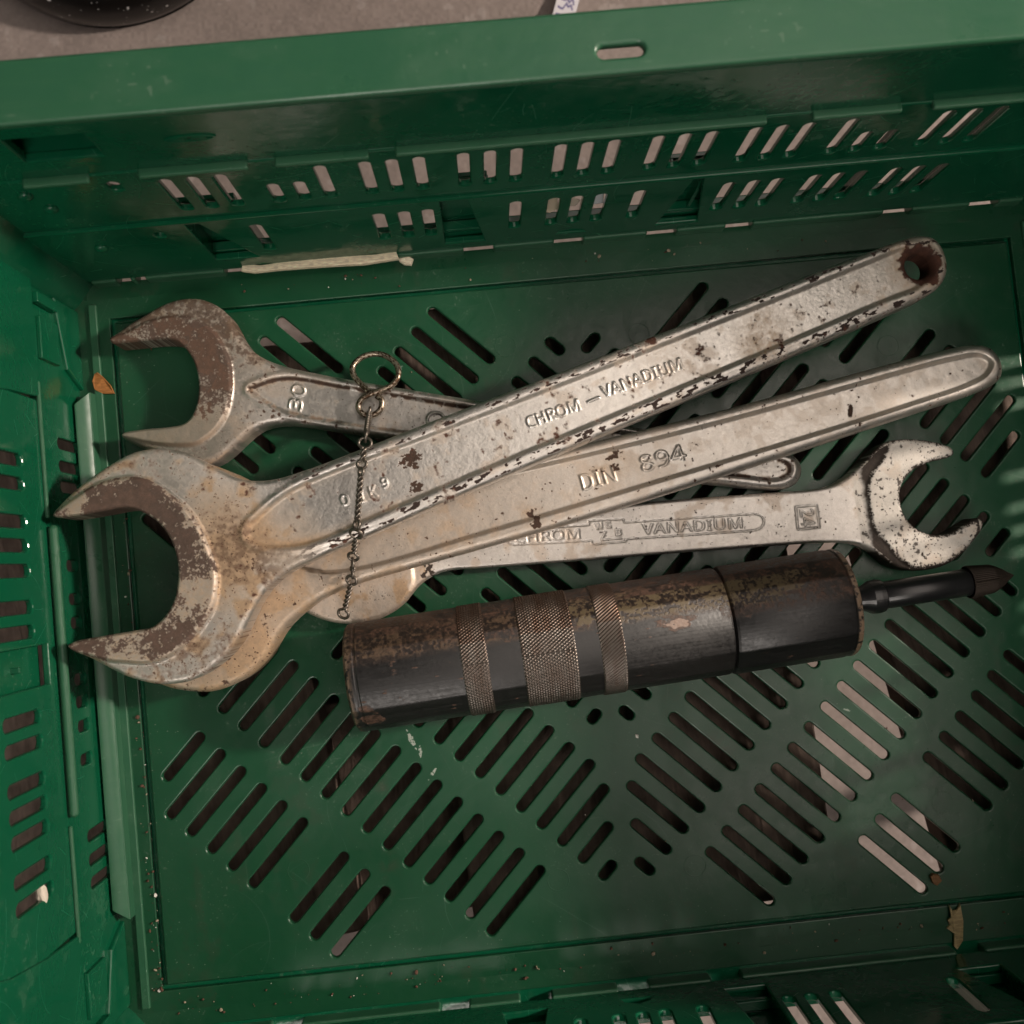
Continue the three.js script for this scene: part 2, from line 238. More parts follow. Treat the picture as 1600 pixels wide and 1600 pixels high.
function longWall() { // far wall: inner face at z = -147
  const w = new THREE.Group(); w.name = 'long_wall'; crate.add(w);
  const row1 = [], row2 = [];
  for (let k = -4; k <= 4; k++) for (let i = -1; i <= 1; i++) {
    const x = 2 + 31 * k + 8.5 * i; const short = (k === -3 && i < 1) || (k === 3 && i > -1);
    row1.push(short ? [x, 66, 77] : [x, 66, 87.5]);
  }
  for (const x of [-146]) row1.push([x, 86, 89]);
  const up = rectShape(-190, 55, 190, 97); row1.forEach(([x, a, b]) => up.holes.push(slotPath(x, a, x, b, 3.8)));
  mesh('slotted_panel', fin(ext(up, 2.4, 0.7, 3).translate(0, 0, -149.8)), plastic, w);
  for (const x of [-112.6, -69, -60, -51.6, -20, -6.2, 2.2, 10.9, 24.8, 57, 66, 74.5, 88.3, 96.8, 105, 117.8, 126.2, 134.6]) row2.push([x, 24.5, 46.5]);
  const lo = rectShape(-190, 3.6, 190, 56.5);
  row2.forEach(([x, a, b]) => lo.holes.push(slotPath(x, a, x, b, 4.2)));
  lo.holes.push(slotPath(-146, 46, -146, 48, 3.2));
  const pockets = [[[-46.8, 54.5], [-37.2, 54.5], [-31.5, 11], [-46.8, 11]], [[42.4, 54.5], [46, 54.5], [52.7, 11.5], [36.5, 11.5]], [[-135, 54], [-130.5, 54], [-119, 16], [-135, 16]]];
  for (const p of pockets) lo.holes.push(new THREE.Path([...p, p[0]].map(q => new THREE.Vector2(...q))));
  const clip = new THREE.Path(); clip.setFromPoints([[-3, 11.2], [-2.2, 13.4], [2.3, 15.3], [7, 13.4], [8, 11.2], [-3, 11.2]].map(q => new THREE.Vector2(...q))); lo.holes.push(clip);
  mesh('slotted_panel', fin(ext(lo, 2.8, 0.7, 3).translate(0, 0, -148.9)), plastic, w);
  const bk = []; for (const p of pockets) { const xs = p.map(q => q[0]); bk.push(rbox(Math.min(...xs) - 2, 7, -154.2, Math.max(...xs) + 2, 9.4, -149, 0.3)); bk.push(rbox(Math.min(...xs) - 2, 8, -155.5, Math.max(...xs) + 2, 56, -153.8, 0.3)); for (const x of [Math.min(...xs) - 2, Math.max(...xs) + 1]) bk.push(rbox(x, 8, -154, x + 1.2, 56, -149, 0.3)); }
  mesh('brace', fin(mergeGeometries(bk)), plastic, w);
  // upper rail with the two grip openings and small ledges
  const rail = rectShape(-194, 97.2, 194, 129);
  rail.holes.push(rectPath(-163, 108.4, -141, 122.5), rectPath(141, 108.4, 163, 122.5));
  mesh('rail', fin(ext(rail, 3, 0.6).translate(0, 0, -150.8)), plastic, w);
  const bx = []; for (const s of [-1, 1]) { bx.push(rbox(s * 152 - 18, 106, -158.5, s * 152 + 18, 127, -156.8, 0.3), rbox(s * 152 - 18, 106, -158, s * 152 - 16.5, 127, -150, 0.3), rbox(s * 152 + 16.5, 106, -158, s * 152 + 18, 127, -150, 0.3), rbox(s * 152 - 18, 103, -158.4, s * 152 + 18, 107.8, -150.6, 0.4)); }
  mesh('grip_pocket', fin(mergeGeometries(bx)), plastic, w);
  for (const [a, b] of [[-135.5, -102.5], [-94.5, -66], [-58, 56], [70, 98], [107.5, 136.5], [-170, -150]]) mesh('ledge', fin(rbox(a, 95.6, -149, b, 97.4, -145.2, 0.8)), wornLitPlastic, w);
  const oval = new THREE.Shape(); oval.absellipse(-114.2, 115, 7.4, 1.9, 0, Math.PI * 2); const oi = new THREE.Path(); oi.absellipse(-114.2, 115, 6.6, 1.2, 0, Math.PI * 2, true); oval.holes.push(oi);
  const em = [ext(oval, 0.6, 0.15, 1, 16).translate(0, 0, -147.9)]; for (const dx of [-2.8, 2.6]) em.push(ext(rectShape(-114.2 + dx - 2.2, 114.6, -114.2 + dx + 2.2, 115.4), 0.6, 0.1, 1).translate(0, 0, -147.9));
  mesh('emblem', fin(mergeGeometries(em.map(g => g.toNonIndexed ? (g.index ? g.toNonIndexed() : g) : g))), plastic, w);
  // rim: flat flange with a small oblong hole, downturned lip
  const fl = rectShape(-200, 147.6, 200, 165.6); fl.holes.push(slotPath(2.4, 153.8, 11.6, 153.8, 3.6));
  const rim = mesh('rim', fin(ext(fl, 3, 1.1, 4).rotateX(-Math.PI / 2).translate(0, 128.4, 0)), wornLitPlastic, w);
  mesh('rim_lip', fin(rbox(-200, 113, -166.2, 200, 130.4, -163.8, 0.9)), plastic, rim);
  // hinge curb with gaps, and outer ledge
  const gaps = [[-178, -172.6], [-170.5, -166.8], [-135.5, -124.5], [-40, -28], [-3.6, 8.2], [34, 46], [66, 77], [130.5, 142], [166, 178]]; let x0 = -188;
  for (const [a, b] of [...gaps, [188, 188]]) { if (a - x0 > 1.2) mesh('hinge_strip', fin(rbox(x0, -3, -150, a, 4.6, -145, 0.9)), wornLitPlastic, w); x0 = b; }
  mesh('outer_ledge', fin(rbox(-194, 14, -153, 194, 17, -149.2, 0.5)), plastic, w);
  const ou = []; for (const x of [-105.2, -13.5, 17.5, 48.5, 110.5, 141]) ou.push(rbox(x - 0.8, 17, -155, x + 0.8, 97, -150, 0.3));
  mesh('outer_rib', fin(mergeGeometries(ou)), plastic, w);
  // dome catches near the corner
  for (const [x, y] of [[-174, 86.6], [-171.2, 75.2], [-169.6, 39.6]]) mesh('dome_catch', fin(new THREE.SphereGeometry(2.3, 20, 12).scale(1, 1, 0.6).translate(x, y, y > 56 ? -147.2 : -146)), plastic, w);
  return w;
}
const far = longWall();
{ const near = far.clone(); crate.add(near); near.rotation.y = Math.PI; near.position.z = 0.0028; const c = mesh('closing_strip', fin(rbox(-190, -5, 143, 190, -1.2, 156, 0.5)), plastic, crate); }

function shortWall() { // left wall: shape coordinates (s = -z, y), inner face towards +x
  const w = new THREE.Group(); w.name = 'short_wall'; crate.add(w);
  const turn = (g, x) => fin(g.rotateY(Math.PI / 2).translate(x, 0, 0));
  const lowHole = [[-80.4, 5, 20], [-71.8, 5, 20], [-64, 5, 20], [-34.3, 15, 20], [-21.8, 15, 20], [-12.9, 15, 20], [8.1, 15, 20.5], [16.5, 15, 20.5], [25.4, 15, 20.5], [37.7, 15, 20.5], [65.7, 4, 19.5], [74.4, 4, 19.5], [82.7, 4, 19.5]];
  const lo = rectShape(-138, -2, 138, 37); lowHole.forEach(([z, a, b]) => lo.holes.push(slotPath(-z, a, -z, b, 4.2)));
  mesh('slotted_panel', turn(ext(lo, 2.6, 0.7, 3), -200.4), plastic, w);
  const hiHole = []; for (const z of [-70.4, -62.2, -49.3, -41.2, -32.7, -20.5, -12.2, 16.2, 24.6, 36.8, 44.9, 52.9, 64.8, 73.2]) hiHole.push([z, 54, 74.5]);
  const hi = rectShape(-94, 37.4, 94, 97); hiHole.forEach(([z, a, b]) => hi.holes.push(slotPath(-z, a, -z, b, 4.4)));
  hi.holes.push(rectPath(-6.6, 43, 7, 84));
  mesh('slotted_panel', turn(ext(hi, 2.6, 0.75, 3), -199.8), plastic, w);
  mesh('recess_back', fin(mergeGeometries([rbox(-203.4, 41, -9, -201.6, 86, 9, 0.3), rbox(-202, 60, -1, -198.6, 61.6, 1, 0.3)])), plastic, w);
  // end posts of the wall, a step proud of the slotted field
  for (const s of [-1, 1]) {
    const e = polyShape([[s * 95, 37.2], [s * 93.5, 60], [s * 90, 84], [s * 86, 97.2], [s * 139, 97.2], [s * 139, 37.2]]);
    mesh('end_panel', turn(ext(e, 3.6, 0.8), -199.8), plastic, w);
    mesh('latch', fin(mergeGeometries([rbox(-198, 18, s * 118 - 8, -196.2, 33, s * 118 + 8, 0.5), rbox(-198, 20, s * 132 - 2, -195, 36, s * 132 + 2, 0.5)])), plastic, w);
    const tri = polyShape([[s * 104, -1], [s * 136, -1], [s * 136, 20], [s * 110, 12]]); mesh('gusset', turn(ext(tri, 2.6, 0.7), -198.6), plastic, w);
  }
  mesh('rail', turn(ext(rectShape(-146, 97.2, 146, 129), 3, 0.6), -200.5), plastic, w);
  const fl = rectShape(-166, 196.5, 166, 214.5);
  const rim = mesh('rim', fin(ext(fl, 3, 1.1, 3).rotateX(-Math.PI / 2).rotateY(Math.PI / 2).translate(0, 128.4, 0)), wornLitPlastic, w);
  mesh('rim_lip', fin(rbox(-215, 113, -166, -212.8, 130.4, 166, 0.8)), plastic, rim);
  // fold ridge and its thinner ends, floor curb
  mesh('ridge', fin(new THREE.CapsuleGeometry(1.7, 100, 6, 14).rotateX(Math.PI / 2).scale(1, 0.9, 1).translate(-195.6, 36.2, 3)), wornLitPlastic, w);
  for (const [a, b] of [[-100, -52], [58, 97]]) mesh('ridge_end', fin(new THREE.CapsuleGeometry(0.8, b - a, 4, 10).rotateX(Math.PI / 2).translate(-196.6, 37.6, (a + b) / 2)), wornLitPlastic, w);
  const cb = polyShape([[-196.6, -3], [-191.2, -3], [-191.2, 5.2], [-191.6, 5.7], [-196, 7.9], [-196.6, 7.9]]);
  const cg = ext(cb, 204, 0.25, 2).translate(0, 0, -102), cp = cg.attributes.position; for (let i = 0; i < cp.count; i++) if (cp.getY(i) > 0) cp.setZ(i, cp.getZ(i) - Math.sign(cp.getZ(i)) * 0.75 * Math.max(0, -191.2 - cp.getX(i)) * 1.2);
  cg.computeVertexNormals(); mesh('curb', fin(toCreasedNormals(cg, 0.5)), wornLitPlastic, w);
  mesh('curb_step', fin(rbox(-191.6, -3, -138, -188.4, 0.4, 138, 0.5)), wornLitPlastic, w);
  return w;
}
const left = shortWall();
{ const right = left.clone(); crate.add(right); right.rotation.y = Math.PI; }
for (const sx of [-1, 1]) for (const sz of [-1, 1]) {
  const pts = [[-198, 136], [-194.5, 139.5], [-189.5, 146], [-187.5, 149], [-187.5, 152.5], [-203, 152.5], [-203, 136]].map(([x, y]) => [x * -sx * -1, y * sz]);
  mesh('corner_post', fin(ext(polyShape(pts.map(([x, y]) => [x, -y])), 131, 0.6).rotateX(-Math.PI / 2).translate(0, -3, 0)), plastic, crate);
}

// ---------------------------------------------------------------- spanners
function spline(pts, n) { return new THREE.CatmullRomCurve3(pts.map(q => new THREE.Vector3(q[0], q[1], 0)), true, 'centripetal').getPoints(n).slice(0, n).map(p => [p.x, p.y]); }
function sdfGrid(pts, u0, v0, nu, nv, cell) { // negative inside
  const a = new Float32Array(nu * nv), n = pts.length;
  for (let j = 0; j < nv; j++) for (let i = 0; i < nu; i++) {
    const x = u0 + i * cell, y = v0 + j * cell; let d = 1e9, ins = false;
    for (let k = 0, m = n - 1; k < n; m = k++) {
      const ax = pts[m][0], ay = pts[m][1], bx = pts[k][0], by = pts[k][1], ex = bx - ax, ey = by - ay, px = x - ax, py = y - ay;
      const t = clamp((px * ex + py * ey) / (ex * ex + ey * ey + 1e-9)), qx = px - ex * t, qy = py - ey * t, q = qx * qx + qy * qy; if (q < d) d = q;
      if ((ay > y) !== (by > y) && x < ex * (y - ay) / ey + ax) ins = !ins;
    }
    a[j * nu + i] = (ins ? -1 : 1) * Math.sqrt(d);
  }
  return (u, v) => { const x = clamp((u - u0) / cell, 0, nu - 1.001), y = clamp((v - v0) / cell, 0, nv - 1.001), i = x | 0, j = y | 0, fx = x - i, fy = y - j, k = j * nu + i; return lerp(lerp(a[k], a[k + 1], fx), lerp(a[k + nu], a[k + nu + 1], fx), fy); };
}
function letterMask(draw, u0, v0, U, V, ppm) { // canvas drawing in local mm -> 0..1
  const w = Math.ceil(U * ppm), h = Math.ceil(V * ppm), c = document.createElement('canvas'); c.width = w; c.height = h; const g = c.getContext('2d');
  g.fillStyle = '#000'; g.fillRect(0, 0, w, h); g.scale(ppm, ppm); g.translate(-u0, -v0); g.fillStyle = g.strokeStyle = '#fff'; draw(g);
  const d = g.getImageData(0, 0, w, h).data;
  return (u, v) => { const x = (u - u0) * ppm - 0.5, y = (v - v0) * ppm - 0.5; if (x < 0 || y < 0 || x >= w - 1 || y >= h - 1) return 0; const i = x | 0, j = y | 0, fx = x - i, fy = y - j, k = (j * w + i) * 4; return lerp(lerp(d[k], d[k + 4], fx), lerp(d[k + w * 4], d[k + w * 4 + 4], fx), fy) / 255; };
}
function text(g, s, u, v, size, rot = 0, widthTo = 0, font = 'sans-serif', weight = '') { // centred on (u, v), cap height = size
  g.save(); g.translate(u, v); g.rotate(rot); const px = 40; g.font = `${weight} ${px}px ${font}`; const m = g.measureText(s).width, k = size / (px * 0.715); g.scale(widthTo ? widthTo / m : k, k); g.textAlign = 'left'; g.textBaseline = 'alphabetic'; g.fillText(s, -m / 2, px * 0.357); g.restore();
}
function spanner(o) {
  const cy = Math.cos(o.ry), sy = Math.sin(o.ry), ex = -40.7 - o.pos[0], ez = -20.2 - o.pos[2], un = ex * cy - ez * sy, vn0 = ex * sy + ez * cy;
  const outline = o.outline.map(([u, v]) => { const k = 1 - 0.75 * o.half(u) / (382 - o.pos[1]); return [un + (u - un) * k, vn0 + (v - vn0) * k]; });
  const out = spline(outline, 420), us = out.map(q => q[0]), vs = out.map(q => q[1]);
  const u0 = Math.min(...us) - 2, u1 = Math.max(...us) + 2, v0 = Math.min(...vs) - 2, v1 = Math.max(...vs) + 2, U = u1 - u0, V = v1 - v0;
  const gc = 0.5, gnu = Math.ceil(U / gc) + 2, gnv = Math.ceil(V / gc) + 2;
  let sd = sdfGrid(out, u0, v0, gnu, gnv, gc);
  if (o.hole) { const s0 = sd, [hx, hy, hr] = o.hole; sd = (u, v) => Math.max(s0(u, v), hr - Math.hypot(u - hx, v - hy)); }
  const sr = o.recess ? sdfGrid(spline(o.recess, 200), u0, v0, gnu, gnv, gc) : () => 9;
  const sj0 = o.jaws.map(j => sdfGrid(spline(j.pts, 160), u0, v0, gnu, gnv, gc));
  const sj = (u, v, d) => { let m = 9; for (let i = 0; i < sj0.length; i++) m = Math.min(m, Math.max(sj0[i](u, v), (o.jaws[i].inset || 0) - d)); return m; };
  const let_ = o.letters ? letterMask(o.letters, u0, v0, U, V, 5) : () => 0;
  const half = u => o.half(u);
  const info = { d: 0, dj: 0, dr: 0, letter: 0 };
  function height(u, v) {
    const d = Math.max(0, -sd(u, v)), dj = -sj(u, v, d), dr = -sr(u, v), T = half(u);
    const re = lerp(o.edge, o.jawEdge ?? 0.7, sstep(-2.0, 0.2, dj));
    let h = T; if (d < re) h = T - re + Math.sqrt(Math.max(0, re * re - (re - d) * (re - d)));
    h -= o.depth * sstep(-0.9, 1.1, dr); if (o.ridge && dr > -5 && dr < 3) h += o.ridge * (1 + (o.uEnd ? 1.5 * (1 - sstep(36, 80, u)) : 0)) * Math.exp(-(((dr + 1.6) / 1.1) ** 2));
    h += o.jawRise * sstep(-(o.bev || 0.9), 1.0, dj);
    const lm = let_(u, v); h += o.letterRise * lm;
    h += 0.10 * (fbm(u * 0.35, v * 0.35, o.seed + 5, 3) - 0.5) * (o.rough ?? 1) + (o.pit ? o.pit(u, v, d, dj) : 0);
    info.d = d; info.dj = dj; info.dr = dr; info.letter = lm; return h;
  }
  // ---- maps
  const px = 4, tw = Math.ceil(U * px), th = Math.ceil(V * px);
  const C = new Uint8Array(tw * th * 4), R = new Uint8Array(tw * th * 4), B = new Uint8Array(tw * th * 4);
  for (let j = 0; j < th; j++) for (let i = 0; i < tw; i++) {
    const u = u0 + (i + 0.5) / tw * U, v = v0 + (j + 0.5) / th * V, k = (j * tw + i) * 4; height(u, v);
    const s = o.seed, n1 = fbm(u * 0.16, v * 0.16, s, 5), n2 = fbm(u * 0.6, v * 0.6, s + 100, 4), n3 = vn(u * 2.6, v * 2.6, s + 200), n4 = fbm(u * 1.3, v * 1.3, s + 300, 3), grain = vn(u * 3.7, v * 3.7, s + 401);
    const f = o.look(u, v, info, { n1, n2, n3, n4, grain }); // rust 0..1, stain 0..1, tone
    const mt = f.metal || [0.62, 0.59, 0.55]; const tone = (f.tone ?? 1) * (0.9 + 0.2 * n1 + 0.14 * (grain - 0.5));
    const rc = f.rustColor || [0.052, 0.028, 0.018], rv = 0.55 + 0.9 * n2 * (0.6 + 0.8 * n3);
    const sc = [0.42, 0.27, 0.145]; const st = clamp(f.stain);
    for (let q = 0; q < 3; q++) { const m = lerp(mt[q] * tone, sc[q] * (0.7 + 0.6 * n4), st * 0.85); C[k + q] = 255 * toS(clamp(lerp(m, rc[q] * rv, f.rust))); }
    R[k] = 255; R[k + 1] = 255 * clamp(lerp(lerp(f.rough ?? 0.4, 0.6, st), 0.82, f.rust) + 0.16 * (n4 - 0.5)); R[k + 2] = 255 * clamp(lerp(lerp(0.92, 0.55, st), 0.05, f.rust));
    const b = 0.62 + 0.26 * (n4 - 0.5) * (f.bump ?? 1) + 0.12 * (grain - 0.5) - 0.38 * f.rust * (0.4 + 0.6 * n3); B[k] = B[k + 1] = B[k + 2] = 255 * clamp(b);
    C[k + 3] = R[k + 3] = B[k + 3] = 255;
  }
  const rt = dataTex(tw, th, R, false); const mat = new THREE.MeshStandardMaterial({ map: dataTex(tw, th, C, true), roughnessMap: rt, metalnessMap: rt, bumpMap: dataTex(tw, th, B, false), bumpScale: 0.00016, metalness: 1, roughness: 1, side: THREE.DoubleSide });
  // ---- mesh
  const c = o.cell || 0.36, nu = Math.ceil(U / c), nv = Math.ceil(V / c), id = new Int32Array((nu + 1) * (nv + 1)).fill(-1), S0 = new Float32Array((nu + 1) * (nv + 1));
  for (let j = 0; j <= nv; j++) for (let i = 0; i <= nu; i++) S0[j * (nu + 1) + i] = sd(u0 + i * c, v0 + j * c);
  const pos = [], uv = [], quad = [];
  function vert(i, j) {
    const k = j * (nu + 1) + i; if (id[k] >= 0) return id[k];
    let u = u0 + i * c, v = v0 + j * c, s = S0[k];
    if (s > 0) for (let it = 0; it < 2; it++) { s = sd(u, v); const e = 0.3, gx = (sd(u + e, v) - sd(u - e, v)) / (2 * e), gy = (sd(u, v + e) - sd(u, v - e)) / (2 * e), g2 = gx * gx + gy * gy + 1e-6; u -= s * gx / g2; v -= s * gy / g2; }
    id[k] = pos.length / 3; pos.push(u, height(u, v), v); uv.push((u - u0) / U, (v - v0) / V); return id[k];
  }
  for (let j = 0; j < nv; j++) for (let i = 0; i < nu; i++) {
    const k = j * (nu + 1) + i; const q = [S0[k], S0[k + 1], S0[k + nu + 2], S0[k + nu + 1]]; const ins = q.filter(s => s <= 0).length;
    if (!ins) continue; const a = [vert(i, j), vert(i + 1, j), vert(i + 1, j + 1), vert(i, j + 1)]; quad.push(a);
  }
  const tri = []; for (const [a, b, d, e] of quad) tri.push([a, d, b], [a, e, d]);
  const edge = new Map(); for (const t of tri) for (let k = 0; k < 3; k++) { const a = t[k], b = t[(k + 1) % 3]; if (edge.has(b * 4e6 + a)) edge.delete(b * 4e6 + a); else edge.set(a * 4e6 + b, [a, b]); }
  const g0 = new THREE.BufferGeometry(); g0.setAttribute('position', new THREE.Float32BufferAttribute(pos, 3)); g0.setIndex(tri.flat()); g0.computeVertexNormals(); const nor = g0.attributes.normal.array;
  const P = pos, N = Array.from(nor), UV = uv; // skirt: own vertices
  const skirt = [];
  for (const [a, b] of edge.values()) {
    const dx = P[b * 3] - P[a * 3], dz = P[b * 3 + 2] - P[a * 3 + 2], L = Math.hypot(dx, dz) || 1e-6, nx = dz / L, nz = -dx / L, base = P.length / 3;
    for (const [q, lo] of [[a, 0], [b, 0], [b, 1], [a, 1]]) { P.push(P[q * 3], lo ? -half(P[q * 3]) + 0.6 : P[q * 3 + 1], P[q * 3 + 2]); N.push(-nx, 0, -nz); UV.push(UV[q * 2], UV[q * 2 + 1]); }
    skirt.push([base, base + 2, base + 1], [base, base + 3, base + 2]);
  }
  // underside: coarse outline face
  const ush = polyShape(out.filter((_, i) => i % 3 === 0)); if (o.hole) { const hp = new THREE.Path(); hp.absarc(o.hole[0], o.hole[1], o.hole[2], 0, Math.PI * 2, true); ush.holes.push(hp); } const us2 = new THREE.ShapeGeometry(ush, 16); const up = us2.attributes.position, ub = P.length / 3;
  for (let i = 0; i < up.count; i++) { const u = up.getX(i), v = up.getY(i); P.push(u, -half(u) + 0.6, v); N.push(0, -1, 0); UV.push((u - u0) / U, (v - v0) / V); }
  const under = []; for (let i = 0; i < us2.index.count; i += 3) under.push([0, 1, 2].map(k => ub + us2.index.getX(i + k)));
  const root = thing(o.name, o.label, 'spanner', o.pos); root.rotation.order = 'YXZ'; root.rotation.set(0, o.ry, o.tilt || 0);
  const sets = { head: [], shank: [], jaw_face: [], lettering: [], second_head: [], second_jaw_face: [] };
  const which = (t, flat) => {
    const u = (P[t[0] * 3] + P[t[1] * 3] + P[t[2] * 3]) / 3, v = (P[t[0] * 3 + 2] + P[t[1] * 3 + 2] + P[t[2] * 3 + 2]) / 3; const r = o.region(u);
    if (!flat) { if (let_(u, v) > 0.45) return 'lettering'; const d = -sd(u, v); if (-sj(u, v, d) > 0.4) return r === 'second_head' ? 'second_jaw_face' : 'jaw_face'; }
    return r;
  };
  for (const t of tri) sets[which(t)].push(t); for (const t of [...skirt, ...under]) sets[which(t, true)].push(t);
  const made = {};
  for (const key of ['head', 'second_head', 'shank', 'jaw_face', 'second_jaw_face', 'lettering']) {
    if (!sets[key].length) continue; const remap = new Map(), p = [], n = [], w = [], ix = [];
    for (const t of sets[key]) for (const q of t) { let r = remap.get(q); if (r === undefined) { r = remap.size; remap.set(q, r); p.push(P[q * 3] * MM, P[q * 3 + 1] * MM, P[q * 3 + 2] * MM); n.push(N[q * 3], N[q * 3 + 1], N[q * 3 + 2]); w.push(UV[q * 2], UV[q * 2 + 1]); } ix.push(r); }
    const g = new THREE.BufferGeometry(); g.setAttribute('position', new THREE.Float32BufferAttribute(p, 3)); g.setAttribute('normal', new THREE.Float32BufferAttribute(n, 3)); g.setAttribute('uv', new THREE.Float32BufferAttribute(w, 2)); g.setIndex(ix);
    if (key === 'lettering') { // one mesh per letter: split into connected pieces
      const par = [...Array(remap.size).keys()], find = q => { while (par[q] !== q) q = par[q] = par[par[q]]; return q; };
      for (let i = 0; i < ix.length; i += 3) { par[find(ix[i])] = find(ix[i + 1]); par[find(ix[i + 1])] = find(ix[i + 2]); }
      const lets = new Map(); for (let i = 0; i < ix.length; i += 3) { const f = find(ix[i]); if (!lets.has(f)) lets.set(f, []); lets.get(f).push(ix[i], ix[i + 1], ix[i + 2]); }
      let all = [...lets.values()]; const small = all.filter(a => a.length < 60).flat(); all = all.filter(a => a.length >= 60); if (small.length && all.length) all[0].push(...small);
      for (const a of all) { const q = new THREE.BufferGeometry(), rm = new Map(), pp = [], nn = [], ww = [], ii = []; for (const k of a) { let r = rm.get(k); if (r === undefined) { r = rm.size; rm.set(k, r); pp.push(p[k * 3], p[k * 3 + 1], p[k * 3 + 2]); nn.push(n[k * 3], n[k * 3 + 1], n[k * 3 + 2]); ww.push(w[k * 2], w[k * 2 + 1]); } ii.push(r); } q.setAttribute('position', new THREE.Float32BufferAttribute(pp, 3)); q.setAttribute('normal', new THREE.Float32BufferAttribute(nn, 3)); q.setAttribute('uv', new THREE.Float32BufferAttribute(ww, 2)); q.setIndex(ii); mesh('letter', q, mat, made.shank); }
      continue;
    }
    const parent = key === 'jaw_face' ? made.head : key === 'second_jaw_face' ? made.second_head : key === 'lettering' ? made.shank : root;
    made[key] = mesh(key.replace('second_', ''), g, mat, parent);
  }
  if (o.partLabels) for (const [k, l] of Object.entries(o.partLabels)) if (made[k]) made[k].userData.label = l;
  return root;
}
const blob = (u, v, cu, cv, r) => { const q = Math.hypot(u - cu, v - cv) / r; return q < 1 ? (1 - q * q) : 0; };
const thr = (x, t, w = 0.035) => sstep(t - w, t + w, x);

